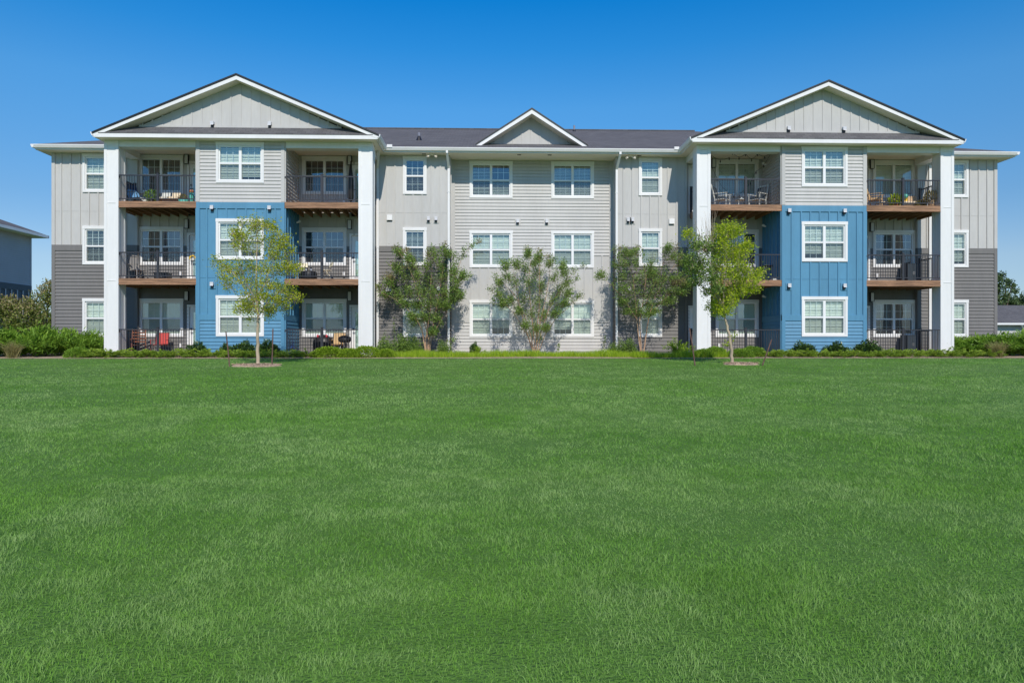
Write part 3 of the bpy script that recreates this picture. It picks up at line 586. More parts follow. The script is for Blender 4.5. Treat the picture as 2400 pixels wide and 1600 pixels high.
def taper(mb, pts, r0, r1, n=6):
    k = len(pts); mb.tube(pts, [r0+(r1-r0)*i/(k-1) for i in range(k)], n)
def smooth_path(a, b, n, wob, rg):
    a = Vector(a); b = Vector(b); out = []
    for i in range(n+1):
        t = i/n; p = a.lerp(b, t); s = math.sin(math.pi*t)*wob; out.append(p+Vector((rg.uniform(-s, s), rg.uniform(-s, s), rg.uniform(-s, s)*.4)))
    return out
def tree(name, label, cat, base, limbs, blobs, sc, ox, oz, mats, leaf, twig, dens, bark, rad, seed, depth=1., group=None, bloom=None, leafW=.5, bare=()):
    """limbs: traced polylines, blobs: (x, z, r, material index) foliage masses; both read off the tree's own outline and given depth"""
    rg = random.Random(seed); rs = np.random.RandomState(seed)
    T = thing(name, label, cat, base, 0, group); L = lambda p: ((p[0]-ox)*sc, 0, (oz-p[1])*sc)
    wood = MB(); nodes = []
    for li, (pts, r0, r1, yd) in enumerate(limbs):
        P = [Vector(L(p)) for p in pts]; n = len(P)
        for i, p in enumerate(P): p.y = yd[0]+(yd[1]-yd[0])*i/(n-1)
        dn = []
        for a, b in zip(P, P[1:]):
            for k in range(4): dn.append(a.lerp(b, k/4)+Vector((rg.uniform(-1, 1), rg.uniform(-1, 1), 0))*r0*.25)
        dn.append(P[-1]); taper(wood, dn, r0, r1, 8); nodes += dn[2:]
    tw = MB(); allP = [[] for _ in mats]; allD = [[] for _ in mats]
    Rmax = max(abs((b[0]-ox)*sc) for b in blobs); zs = [(oz-b[1])*sc for b in blobs]; zlo, zhi = min(zs), max(zs)
    for bx_, bz_, r, mi in blobs:
        c = Vector(L((bx_, bz_))); r *= sc; half = math.sqrt(max(.05, 1-(c.x/(Rmax*1.05))**2))*Rmax*.8*depth*math.sqrt(max(.12, 1-((c.z-(zlo+zhi)/2)/((zhi-zlo)*.62))**2))
        if r < .125: half = r
        for q in range(max(1, round(half*1.6/max(r, .12)*dens[1]))):
            cy = rg.uniform(-half, half); cc = Vector((c.x+rg.gauss(0, .04), cy, c.z))
            src = min(nodes, key=lambda n: (n-cc).length+max(0, n.z-cc.z)*1.5)
            for w_ in range(dens[0]):
                rad = (cc-Vector((0, 0, zlo-.6))).normalized(); d = Vector((rg.gauss(0, 1), rg.gauss(0, 1), rg.gauss(0, 1))).normalized()*r*rg.uniform(.1, 1.1); tip = cc+d*.9+rad*r*rg.uniform(.0, .8)
                s0 = (cc+d*.6-rad*r*rg.uniform(.6, 1.3)) if w_ else src; path = smooth_path(s0, tip, 3, .12*(tip-s0).length*.5, rg); taper(tw, path, twig*(2 if not w_ else 1), twig*.4, 3)
                nl = leaf[2]
                dirv = (path[-1]-path[-2]).normalized()
                for k in range(nl):
                    t = rg.uniform(.35, 1.05); i = min(2, int(t*3)); p = path[i].lerp(path[i+1], min(1.1, t*3-i)); allP[mi].append(tuple(p+Vector((rg.gauss(0, 1), rg.gauss(0, 1), rg.gauss(0, 1)))*leaf[3]))
                    allD[mi].append(tuple(dirv*.7+Vector((rg.gauss(0, 1), rg.gauss(0, 1), rg.gauss(-.15, .8)))))
    for a, b in bare:
        for q in range(4): taper(wood, smooth_path(Vector(L(a)), Vector(L(b))+Vector((rg.uniform(-.25, .25), rg.uniform(-.3, .3), rg.uniform(-.2, .15))), 5, .06, rg), .008, .002, 4)
    wood.build('trunk', bark, T); tw.build('twigs', 'bark_twig' if bark == 'bark_tan' else bark, T)
    for mi, m in enumerate(mats):
        if not allP[mi]: continue
        P = np.array(allP[mi]); D = np.array(allD[mi]); N = len(P)
        link('crown' if mi == 0 else 'foliage_cluster', leaf_mesh('crown', P, D, leaf[0]*rs.uniform(.6, 1.2, N), leaf[1]*rs.uniform(.7, 1.2, N), rs.uniform(0, 1, N)**1.2, m), T)
    return T
s1 = 1/(3.92*72.)
LT = [([(413, 1455), (410, 1300), (405, 1180), (412, 1060), (405, 930), (398, 780), (395, 600), (400, 400), (402, 200)], .060, .008, (0, 0)),
      ([(410, 1000), (350, 860), (250, 720), (150, 600), (60, 540)], .022, .004, (0, .35)), ([(412, 1020), (500, 900), (620, 800), (720, 830), (790, 860)], .022, .004, (0, -.45)),
      ([(400, 900), (320, 700), (260, 500), (220, 300)], .018, .004, (0, -.5)), ([(405, 880), (480, 650), (560, 430), (600, 240)], .02, .004, (0, .45)), ([(405, 820), (520, 680), (650, 600), (760, 570)], .016, .004, (0, -.3)),
      ([(408, 980), (470, 960), (540, 980), (620, 940)], .012, .004, (0, .3)), ([(408, 1000), (340, 960), (280, 900)], .012, .004, (0, .4))]
LB = [(400, 170, 55, 0), (330, 200, 40, 0), (260, 170, 35, 0), (470, 180, 40, 0), (570, 230, 55, 0), (640, 300, 45, 0), (200, 270, 45, 0), (270, 300, 50, 0), (360, 320, 70, 0), (450, 330, 60, 0), (560, 340, 60, 0), (660, 390, 40, 0), (190, 370, 30, 0), (320, 410, 55, 0), (520, 450, 70, 0), (610, 480, 55, 0), (60, 545, 50, 0), (120, 580, 55, 0), (30, 500, 25, 0), (200, 610, 60, 0), (110, 640, 30, 0), (300, 560, 50, 0), (430, 590, 80, 0), (540, 600, 60, 0), (640, 590, 50, 0), (720, 580, 40, 0), (770, 560, 22, 0), (180, 720, 65, 0), (120, 750, 30, 0), (280, 690, 65, 0), (400, 720, 75, 0), (500, 720, 60, 0), (600, 760, 50, 0), (690, 780, 65, 0), (740, 850, 55, 0), (800, 860, 25, 0), (640, 870, 55, 0), (560, 860, 50, 0), (460, 840, 55, 0), (330, 820, 55, 0), (290, 900, 45, 0), (360, 930, 55, 0), (450, 950, 50, 0), (520, 960, 50, 0), (600, 930, 50, 0), (500, 1020, 30, 0), (300, 960, 40, 0), (350, 1030, 30, 0)]
tx = east(605, -5.6)
tree('young_tree', 'young staked lime-green tree with a straight pale trunk in front of the left blue bay', 'tree', (tx, -5.6, gz(0, -5.6)), LT, LB, s1, 413, 1455, ['leaf_lime'], (.072, .040, 8, .075), .0028, (7, .72), 'bark_pale', .06, 3, 1., 'young staked trees on the lawn')
s2 = 1/(3.92*69.)
RT = [([(495, 1443), (488, 1340), (480, 1250), (462, 1160), (445, 1080), (425, 1000), (415, 900), (420, 750), (430, 600), (450, 420), (470, 260)], .058, .008, (0, 0)),
      ([(418, 950), (350, 820), (290, 700), (240, 560), (190, 440), (130, 320), (100, 260)], .024, .004, (0, .3)), ([(418, 930), (340, 780), (310, 640), (280, 480), (300, 340)], .018, .005, (0, -.3)),
      ([(420, 850), (500, 700), (560, 560), (580, 420), (640, 370)], .02, .004, (0, -.4)), ([(420, 800), (540, 720), (640, 690), (760, 630)], .016, .004, (0, .35)), ([(430, 600), (500, 460), (520, 320), (560, 220)], .014, .004, (0, .3)),
      ([(350, 820), (260, 760), (180, 700), (130, 690)], .012, .004, (.1, .3)), ([(240, 560), (170, 560), (110, 590)], .01, .003, (.2, .1))]
RB = [(400, 230, 40, 0), (460, 230, 45, 0), (530, 230, 45, 0), (370, 290, 35, 0), (440, 310, 50, 0), (500, 290, 35, 0), (360, 390, 50, 0), (420, 400, 55, 0), (370, 470, 50, 0), (480, 470, 50, 0), (560, 420, 45, 0), (600, 380, 45, 0), (650, 385, 28, 0), (540, 490, 50, 0), (360, 570, 55, 0), (440, 570, 70, 0), (510, 560, 60, 0), (540, 620, 45, 0), (400, 660, 70, 0), (480, 680, 65, 0), (560, 720, 55, 0), (620, 720, 50, 0), (640, 780, 35, 0), (720, 650, 45, 0), (770, 620, 28, 0), (380, 780, 55, 0), (460, 790, 55, 0), (550, 800, 40, 0), (430, 860, 60, 0), (370, 920, 50, 0), (430, 930, 50, 0), (480, 890, 35, 0), (380, 980, 35, 0), (110, 265, 35, 0), (85, 290, 20, 0), (140, 320, 30, 0), (500, 1200, 16, 0), (440, 1270, 16, 0),
      (190, 310, 32, 1), (230, 370, 40, 1), (160, 400, 35, 1), (120, 480, 35, 1), (200, 500, 45, 1), (270, 540, 40, 1), (110, 560, 40, 1), (110, 640, 25, 1), (180, 600, 40, 1), (240, 620, 40, 1), (190, 690, 35, 1), (270, 700, 40, 1), (150, 690, 25, 1), (300, 780, 35, 1), (300, 400, 35, 1)]
tx2 = east(1716, -5.2)
tree('young_tree', 'leaning young tree with yellow-green leaves and bare upper twigs before the right block', 'tree', (tx2, -5.2, gz(0, -5.2)), RT, RB, s2, 495, 1443, ['leaf_gold', 'leaf_myrtle'], (.074, .042, 9, .075), .0028, (7, .75), 'bark_pale', .06, 5, .9, 'young staked trees on the lawn', bare=[((270, 480), (260, 90)), ((290, 420), (300, 60)), ((240, 440), (200, 150)), ((300, 400), (325, 110)), ((270, 380), (240, 180))])
sm = .2296/55.3
def myrtle(label, basepx, Y, limbs, blobs, ox, oz, seed, dens=(4, .75), leafs=(.055, .022, 7, .03)):
    x = east(basepx, Y)
    return tree('crape_myrtle', label, 'tree', (x, Y, gz(0, Y)-.02), limbs, blobs, sm, ox, oz, ['leaf_myrtle', 'leaf_bloom'], leafs, .003, dens, 'bark_tan', .03, seed, .75, 'multi-stemmed crape myrtles along the facade')
m1L = [([(700, 1395), (680, 1280), (660, 1150), (600, 1020), (500, 920), (380, 830), (250, 770)], .035, .004, (0, -.2)), ([(712, 1395), (720, 1250), (770, 1080), (800, 900), (840, 700), (870, 450), (885, 300)], .035, .004, (0, .3)),
       ([(720, 1395), (735, 1280), (690, 1100), (650, 900), (600, 700), (520, 480), (420, 360)], .03, .004, (.05, -.4)), ([(730, 1395), (745, 1250), (830, 1060), (930, 900), (1000, 720), (1120, 600)], .028, .004, (0, .4)), ([(705, 1395), (690, 1250), (740, 950), (740, 700), (760, 480)], .026, .004, (0, .1)), ([(930, 900), (990, 600), (1060, 400), (1150, 290), (1235, 255)], .012, .003, (.1, .1))]
m1B = [(420, 360, 40, 0), (390, 330, 25, 1), (500, 350, 30, 1), (520, 430, 40, 0), (880, 280, 22, 1), (870, 330, 28, 0), (780, 370, 60, 0), (720, 390, 30, 1), (900, 370, 35, 0), (420, 530, 55, 0), (380, 500, 30, 1), (560, 480, 70, 0), (700, 500, 70, 0), (850, 480, 65, 0), (960, 400, 30, 0), (340, 620, 45, 1), (340, 680, 45, 0), (480, 620, 80, 0), (600, 600, 70, 0), (720, 620, 80, 0), (850, 610, 80, 0), (970, 560, 45, 0), (1000, 660, 50, 0), (1060, 620, 45, 0), (1130, 590, 25, 0), (1080, 560, 22, 0), (980, 740, 45, 0), (1030, 800, 40, 0), (960, 830, 45, 0), (230, 720, 28, 0), (205, 705, 16, 1), (300, 790, 50, 0), (240, 780, 25, 0), (400, 780, 65, 0), (520, 760, 75, 0), (640, 760, 75, 0), (770, 760, 75, 0), (880, 760, 60, 0), (480, 880, 45, 0), (590, 880, 60, 0), (700, 880, 60, 0), (810, 880, 60, 0), (900, 900, 35, 0), (560, 1010, 35, 0), (680, 1010, 45, 0), (790, 1020, 50, 0), (570, 1080, 28, 0), (840, 1080, 25, 0), (770, 1160, 35, 0), (960, 1240, 18, 0), (1000, 490, 20, 0), (1030, 440, 18, 0), (1060, 400, 18, 0), (1095, 350, 18, 0), (1130, 310, 18, 0), (1170, 280, 16, 0), (1230, 262, 20, 1)]
myrtle('bushy crape myrtle with one long arching sprig, between left downspout and gray wing', 1002, .9, m1L, m1B, 712, 1395, 21, (7, 1.0), (.080, .036, 9, .07))
m2L = [([(1800, 1345), (1760, 1150), (1700, 950), (1600, 750), (1480, 620), (1400, 560)], .026, .003, (0, -.3)), ([(1805, 1345), (1790, 1100), (1760, 850), (1740, 600), (1760, 400), (1730, 280)], .026, .003, (0, .1)), ([(1815, 1345), (1820, 1100), (1850, 850), (1850, 600), (1850, 400), (1860, 280)], .026, .003, (.05, -.1)),
       ([(1825, 1345), (1870, 1100), (1950, 880), (2040, 700), (2150, 560), (2290, 440)], .024, .003, (0, .3)), ([(1830, 1345), (1900, 1150), (2010, 980), (2150, 850), (2300, 740)], .022, .003, (0, -.3)), ([(1795, 1345), (1730, 1150), (1600, 930), (1460, 780), (1370, 700)], .022, .003, (0, .3)), ([(1810, 1345), (1850, 1050), (1920, 750), (1960, 500), (1950, 380)], .022, .003, (0, .2)), ([(1800, 1345), (1700, 1050), (1640, 800), (1600, 560), (1560, 420)], .02, .003, (0, -.1))]
m2B = [(1720, 275, 22, 1), (1735, 330, 35, 0), (1860, 285, 20, 1), (1840, 360, 40, 0), (1800, 420, 55, 0), (1570, 410, 30, 0), (1630, 430, 45, 0), (1500, 450, 40, 0), (1470, 400, 15, 0), (1700, 480, 70, 0), (1850, 500, 70, 0), (1960, 410, 45, 0), (1940, 350, 15, 1), (1520, 560, 60, 0), (1420, 560, 20, 0), (1450, 620, 50, 0), (1350, 690, 25, 0), (1440, 740, 50, 0), (1600, 620, 80, 0), (1740, 640, 80, 0), (1870, 640, 80, 0), (2000, 560, 70, 0), (2080, 440, 45, 0), (2090, 520, 50, 0), (2200, 480, 30, 0), (2300, 440, 18, 0), (2150, 600, 55, 0), (2230, 570, 30, 0), (2060, 680, 60, 0), (2140, 720, 45, 0), (2280, 740, 16, 0), (2230, 760, 18, 0), (1560, 780, 60, 0), (1480, 820, 35, 0), (1700, 780, 80, 0), (1840, 800, 80, 0), (1980, 800, 70, 0), (2100, 820, 45, 0), (2190, 800, 25, 0), (1640, 900, 50, 0), (1760, 930, 70, 0), (1890, 940, 65, 0), (2000, 930, 45, 0), (1700, 1050, 40, 0), (1810, 1080, 55, 0), (1910, 1070, 40, 0), (1760, 1150, 25, 0), (1850, 1170, 25, 0), (1380, 800, 22, 0)]
myrtle('loose vase-shaped crape myrtle standing alone before the centre wall of the building', 1255.6, 1.15, m2L, m2B, 1812, 1345, 22, (8, .85), (.078, .033, 9, .07))
m3L = [([(1140, 1400), (1120, 1250), (1095, 1040), (1080, 880), (1050, 600), (960, 420)], .034, .004, (0, -.2)), ([(1150, 1400), (1140, 1250), (1130, 1050), (1180, 800), (1200, 600), (1150, 400)], .03, .004, (0, .2)), ([(1165, 1385), (1195, 1200), (1230, 1000), (1300, 800), (1420, 600), (1560, 400)], .032, .004, (0, .35)),
       ([(1230, 1000), (1350, 860), (1500, 740), (1600, 690)], .014, .004, (.2, -.1)), ([(1095, 1040), (980, 850), (850, 700), (720, 600)], .014, .004, (-.1, .2)), ([(1180, 900), (1280, 680), (1340, 560), (1430, 320)], .016, .004, (0, .1))]
m3B = [(860, 350, 25, 0), (900, 330, 22, 1), (960, 390, 45, 0), (1000, 350, 25, 1), (1060, 370, 35, 0), (1110, 330, 18, 1), (1160, 380, 25, 0), (1410, 330, 35, 0), (1380, 390, 30, 0), (1490, 320, 28, 1), (1470, 400, 45, 0), (1560, 390, 30, 1), (1560, 460, 35, 0), (1620, 480, 40, 0), (1640, 560, 30, 0), (930, 480, 50, 0), (1040, 500, 70, 0), (1180, 520, 65, 0), (1200, 590, 60, 0), (1300, 560, 50, 0), (740, 590, 40, 0), (700, 620, 30, 0), (770, 620, 30, 0), (960, 600, 60, 0), (1080, 640, 80, 0), (1230, 660, 75, 0), (1360, 640, 65, 0), (1480, 620, 45, 0), (1570, 560, 30, 1), (1580, 690, 35, 0), (1520, 660, 35, 1), (950, 740, 55, 0), (1060, 760, 75, 0), (1200, 770, 75, 0), (1330, 750, 65, 0), (1440, 750, 60, 0), (1540, 770, 35, 0), (960, 860, 40, 0), (1080, 880, 65, 0), (1220, 880, 65, 0), (1350, 860, 55, 0), (1430, 850, 35, 0), (1010, 960, 40, 0), (1110, 970, 45, 0), (1200, 990, 45, 0), (1280, 960, 35, 0), (900, 820, 25, 0), (870, 700, 30, 0)]
myrtle('crape myrtle with three pale bare lower trunks beside the right downspout', 1504, .75, m3L, m3B, 1148, 1400, 23, (7, .9), (.078, .034, 9, .07))
# stakes and mulch rings
def stake(label, p0, p1, Y):
    a = Vector((east(p0[0], Y), Y, gz(0, Y)-.05)); h = (p0[1]-p1[1])/ (1650/(Y+CD)); b = Vector((east(p1[0], Y), Y+.05, gz(0, Y)+h)); mb = MB(); m = a.lerp(b, .5)+Vector((.006, 0, 0)); taper(mb, [a, m, b], .022, .019, 7)
    o = mb.build('tree_stake', 'stake'); tag(o, label, 'stake', 'wooden stakes beside the young trees')
stake('thin tilted stake left of the straight young tree', (538.5, 861), (528, 780), -6.3); stake('upright dark stake right of the straight young tree', (637, 859), (638.5, 772), -6.1)
stake('tall dark stake left of the leaning young tree, near the white column', (1629.5, 856), (1617, 768), -5.9); stake('short slanted reddish stake right of the leaning young tree', (1785, 857), (1810, 795), -6.0)
def ring(label, x, Y, rx, ry, seed):
    mb = MB(); rg = random.Random(seed); n = 40; z = gz(0, Y)
    rings = [(0, .045), (.5, .05), (.8, .035), (1.0, .0)]
    for k, (r, h) in enumerate(rings):
        for j in range(n): t = 2*math.pi*j/n; q = r*(1+rg.uniform(-.06, .06)); mb.v.append((x+rx*q*math.cos(t), Y+ry*q*math.sin(t), gz(0, Y+ry*q*math.sin(t))+h+rg.uniform(-.008, .012)+(.02 if r < 1 else -.02)))
    for k in range(3):
        for j in range(n): mb.f.append((k*n+j, k*n+(j+1) % n, (k+1)*n+(j+1) % n, (k+1)*n+j)); mb.m.append(0); mb.sm.append(True)
    o = mb.build('mulch_ring', 'mulch'); tag(o, label, 'mulch ring', 'mulch rings around the young trees')
    P = np.array([(x+rx*math.sqrt(rg.random())*math.cos(t := rg.uniform(0, 6.28)), Y+ry*math.sqrt(rg.random())*math.sin(t), z+.06) for _ in range(500)]); D = RS.normal(size=(500, 3)); D[:, 2] *= .25
    M.setdefault('chip', mat('mulch_chip', (.26, .17, .11), .9, tint=(.55, .40, .28)))
    link('mulch_chips', leaf_mesh('mulch_chips', P, D, .06, .02, RS.uniform(0, 1, 500), 'chip'), o)['kind'] = 'stuff'
ring('brown mulch ring around the straight young tree on the left', east(604, -5.9), -6.0, .80, .55, 1); ring('brown mulch ring around the leaning young tree on the right', east(1732, -5.3), -5.5, .60, .40, 2)

def shrubmesh(kind, seed):
    rs = np.random.RandomState(seed)
    P = []; D = []; tone = None
    if kind == 'juniper':
        for b in range(52):
            az = rs.uniform(0, 2*math.pi); el = rs.uniform(.12, .75); Ln = rs.uniform(.45, .95)*(1.1-.35*el); r0 = rs.uniform(0, .25)
            d = np.array([math.cos(az)*math.cos(el), math.sin(az)*math.cos(el)*.8, math.sin(el)]); o = np.array([r0*math.cos(az), r0*math.sin(az)*.8, rs.uniform(.02, .12)])
            n = 62; t = rs.uniform(.15, 1, n)**.8; pt = o+np.outer(t*Ln, d); pt[:, 2] -= .16*t**2*Ln; pt += rs.normal(0, .03, (n, 3))*(1-t[:, None]*.6)
            P.append(pt); D.append(d*1.3+rs.normal(0, .55, (n, 3))+np.array([0, 0, .15]))
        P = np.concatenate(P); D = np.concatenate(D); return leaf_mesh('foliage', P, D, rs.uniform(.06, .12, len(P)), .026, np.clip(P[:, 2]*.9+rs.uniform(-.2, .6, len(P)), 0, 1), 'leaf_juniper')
    if kind in ('boxwood', 'mound'):
        n = 4200; v = nrm(rs.normal(size=(n, 3))); v[:, 2] = np.abs(v[:, 2]); k = 1+.07*np.sin(v[:, 0]*7+seed)*np.cos(v[:, 1]*6)+rs.normal(0, .03, n); r = rs.uniform(.55, 1, n)**.35
        P = v*(r*k)[:, None]*np.array([.52, .48, .50]); return leaf_mesh('foliage', P, v+rs.normal(0, .6, (n, 3)), .055, .03, rs.uniform(0, 1, n), 'leaf_bright' if kind == 'mound' else 'leaf_abelia')
    if kind == 'holly':
        n = 1500; v = nrm(rs.normal(size=(n, 3))); v[:, 2] = np.abs(v[:, 2]); k = 1+.16*np.sin(v[:, 0]*5+seed)*np.cos(v[:, 1]*4+seed)+.12*np.sin(v[:, 2]*9+v[:, 0]*6); r = rs.uniform(.35, 1, n)**.5
        P = v*(r*k)[:, None]*np.array([.45, .42, .62]); return leaf_mesh('foliage', P, v*.7+rs.normal(0, .5, (n, 3))+np.array([0, 0, .5]), .095, .05, rs.uniform(0, 1, n)**1.6, 'leaf_holly')
    if kind in ('abelia', 'sprig'):
        nb = 85 if kind == 'abelia' else 26
        for b in range(nb):
            az = rs.uniform(0, 2*math.pi); el = rs.uniform(.55, 1.45); Ln = rs.uniform(.55, 1.15); d = np.array([math.cos(az)*math.cos(el), math.sin(az)*math.cos(el), math.sin(el)]); o = np.array([rs.uniform(-.3, .3), rs.uniform(-.25, .25), .05])
            n = 52 if kind == 'abelia' else 40; t = rs.uniform(.08, 1, n); pt = o+np.outer(t*Ln, d); pt[:, 2] -= .28*t**2.2*Ln; pt += rs.normal(0, .035, (n, 3)); P.append(pt); D.append(d+rs.normal(0, .7, (n, 3))-np.array([0, 0, .1]))
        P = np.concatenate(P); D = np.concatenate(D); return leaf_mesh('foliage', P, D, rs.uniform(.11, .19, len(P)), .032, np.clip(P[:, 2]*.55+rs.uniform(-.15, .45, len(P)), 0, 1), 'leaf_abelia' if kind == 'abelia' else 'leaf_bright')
    if kind == 'loose':
        n = 2600; v = nrm(rs.normal(size=(n, 3))); v[:, 2] = np.abs(v[:, 2])*1.05; k = 1+.3*np.sin(v[:, 0]*4+seed*2)*np.cos(v[:, 1]*5)+.2*np.sin(v[:, 2]*7+v[:, 0]*9); r = rs.uniform(.2, 1, n)**.6
        P = v*(r*k)[:, None]*np.array([.6, .45, .75]); return leaf_mesh('foliage', P, v+rs.normal(0, .8, (n, 3)), .07, .035, rs.uniform(0, 1, n)**1.3, 'leaf_myrtle')
    if kind == 'grass':
        n = 520; az = rs.uniform(0, 2*math.pi, n); P = np.stack([rs.normal(0, .07, n), rs.normal(0, .07, n), np.zeros(n)], 1); k = rs.uniform(.1, .95, n)[:, None]; lean = np.stack([np.cos(az), np.sin(az), -.15*np.ones(n)], 1)*k
        return blade_mesh('foliage', P, rs.uniform(.45, .85, n), lean, np.full(n, .012), rs.uniform(0, 1, n), 'leaf_tan')
SM = {}
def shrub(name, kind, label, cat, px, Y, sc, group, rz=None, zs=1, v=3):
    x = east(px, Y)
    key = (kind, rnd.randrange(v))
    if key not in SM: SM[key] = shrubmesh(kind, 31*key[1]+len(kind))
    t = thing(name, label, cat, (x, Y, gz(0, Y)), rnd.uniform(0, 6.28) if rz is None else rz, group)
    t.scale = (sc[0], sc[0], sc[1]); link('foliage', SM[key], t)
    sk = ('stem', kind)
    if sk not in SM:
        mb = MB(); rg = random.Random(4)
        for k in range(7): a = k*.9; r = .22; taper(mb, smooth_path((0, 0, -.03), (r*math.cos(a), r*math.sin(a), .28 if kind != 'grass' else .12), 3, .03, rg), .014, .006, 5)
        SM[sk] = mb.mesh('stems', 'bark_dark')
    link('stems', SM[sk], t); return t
JUN = [(222, 'low juniper just left of the first white column'), (262, 'low juniper at the foot of the first white column'), (300, 'low juniper in front of the dark rocking chair corner of the patio'), (340, 'low juniper in front of the wooden rocking chair'), (378, 'low juniper in front of the red folding chair'), (418, 'low juniper below the patio outlet right of the red chair'),
       (458, 'low juniper in front of the patio door beside the left bay'), (500, 'low juniper below the left edge of the left bay window'), (545, 'low juniper behind the thin tilted stake'), (590, 'low juniper right behind the straight young tree'), (636, 'low juniper behind the upright dark stake'), (680, 'dark low juniper at the right corner of the left blue bay'), (722, 'low juniper below the small bicycle side of the second patio'),
       (1800, 'low juniper behind the short slanted stake'), (1838, 'low juniper at the left corner of the right blue bay'), (1880, 'low juniper in front of the first dark holly of the right bay'), (1920, 'low juniper below the middle of the right bay window'), (1962, 'low juniper in front of the second dark holly of the right bay'), (2004, 'low juniper left of the largest holly'), (2046, 'low juniper in front of the largest holly'),
       (2088, 'low juniper in front of the last patio window'), (2130, 'low juniper in front of the dark storage cabinet on the patio'), (2172, 'low juniper just left of the last white column'), (2215, 'low juniper at the foot of the last white column'), (2258, 'low juniper in front of the right wing arching shrub'), (2312, 'small dark juniper beside the right tan grass clump')]
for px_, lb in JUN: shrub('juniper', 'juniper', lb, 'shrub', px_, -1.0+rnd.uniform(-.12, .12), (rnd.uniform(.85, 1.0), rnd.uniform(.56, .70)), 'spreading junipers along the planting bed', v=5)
for px_, Y, s, kd, lb in ((183, -1.2, (.95, .75), 'boxwood', 'flat rounded green shrub left of the first white column'), (770, -1.0, (1.35, .80), 'mound', 'broad bright green mound in front of the second patio table'), (818, -1.15, (.9, .7), 'mound', 'small bright green mound in front of the black grill'), (858, -1.0, (1.25, .85), 'mound', 'bright green mound at the foot of the second white column'), (905, -1.1, (.8, .65), 'mound', 'small bright green mound right of the second white column'),
                          (1648, -1.2, (.75, .65), 'boxwood', 'small rounded shrub at the foot of the third white column'), (1676, -.9, (.95, .8), 'boxwood', 'clipped round shrub left of the patio opening by the leaning tree'), (1735, -1.1, (1.1, .65), 'boxwood', 'clipped round shrub right behind the leaning tree trunk'), (1762, -.7, (1.1, .8), 'boxwood', 'clipped round shrub nearest the patio railing, left of the slanted stake')):
    shrub('rounded_shrub', kd, lb, 'shrub', px_, Y, s, 'rounded shrubs in the planting bed')
for px_, Y, s, lb in ((463, -.45, (.95, .85), 'dark holly at the left corner of the left blue bay'), (530, -.45, (.7, .75), 'dark holly behind the thin tilted stake'), (572, -.45, (1.1, .9), 'bigger green holly below the left bay window'), (628, -.45, (1.1, .95), 'dark holly under the right end of the left bay window'), (1883, -.45, (1.1, .85), 'dark holly under the left half of the right bay window'), (1960, -.45, (1.1, .85), 'dark holly under the right half of the right bay window'), (2033, -.5, (1.25, .95), 'largest dark holly at the right corner of the right blue bay')):
    shrub('holly', 'holly', lb, 'shrub', px_, Y, s, 'dark hollies against the bays')
for px_, Y, s, lb in ((-25, -.4, (1.5, 1.4), 'arching green shrub cut by the left picture edge'), (45, 0, (1.5, 1.35), 'arching green shrub behind the tan grass clump on the left'), (105, -.2, (1.5, 1.4), 'arching green shrub below the reddish crape shrub'), (160, .4, (1.4, 1.25), 'arching green shrub against the dark wall of the left wing'), (212, .5, (1.2, 1.15), 'arching green shrub under the left wing window'),
                      (2262, .5, (1.2, .95), 'arching green shrub under the right wing window'), (2312, .2, (1.4, 1.05), 'arching green shrub at the corner of the right wing'), (2365, -.1, (1.5, 1.15), 'arching green shrub in front of the low garage'), (2420, -.4, (1.6, 1.25), 'arching green shrub cut by the right picture edge')):
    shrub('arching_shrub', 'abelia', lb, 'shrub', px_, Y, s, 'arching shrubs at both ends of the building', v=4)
for px_, Y, s, kd, lb in ((903, .9, (.9, .9), 'loose', 'loose dark shrub beside the second white column downspout'), (945, 1.0, (.95, 1.0), 'loose', 'taller loose shrub under the left single window'), (972, .9, (.8, .8), 'loose', 'loose dark shrub left of the first crape myrtle trunks'), (1040, 1.0, (.7, .7), 'loose', 'low loose shrub right of the first crape myrtle trunks'), (1112, 1.9, (.45, .72), 'holly', 'small dark upright shrub alone on the pale centre wall'), (1470, .9, (.85, .8), 'loose', 'dark shrub behind the three-trunk crape myrtle'), (1440, 1.0, (.6, .6), 'loose', 'small dark shrub beside the right downspout')):
    shrub('loose_shrub', kd, lb, 'shrub', px_, Y, s, 'loose shrubs under the recessed walls')
shrub('sprouting_shrub', 'sprig', 'bright yellow-green sprouting shrub left of the third white column', 'shrub', 1588, .2, (.75, .85), None)
shrub('sprouting_shrub', 'sprig', 'small yellow-green sprout beside the small dark shrub on the centre wall', 'shrub', 1120, 1.5, (.35, .42), None)
for px_, Y, lb in ((28, -1.5, 'pale ornamental grass clump at the left end of the bed'), (2338, -1.3, 'tan ornamental grass clump at the right end of the bed')): shrub('ornamental_grass', 'grass', lb, 'ornamental grass', px_, Y, (1, .9), 'ornamental grass clumps', v=1)
def liriope():
    n = 16000; x = RS.uniform(east(885, -1), east(1700, -1), n); cl = .45+.3*np.sin(x*1.7)+.25*np.sin(x*4.3+1); Y = np.where(x > 5.4, RS.uniform(-1.7, -.3, n), RS.uniform(-1.25, .5, n)); Y = Y+.25*np.sin(x*.8)
    az = RS.uniform(0, 6.28, n); lean = np.stack([np.cos(az), np.sin(az), -.1*np.ones(n)], 1)*RS.uniform(.1, .7, n)[:, None]
    P = np.stack([x, Y, np.full(n, -.01)], 1); o = link('border_grass', blade_mesh('border_grass', P, RS.uniform(.12, .30, n)*(.85+.45*cl), lean, np.full(n, .011), RS.uniform(0, 1, n), 'leaf_liriope')); tag(o, 'bright yellow-green border grass along the centre bed', 'grass', kind='stuff')
liriope()
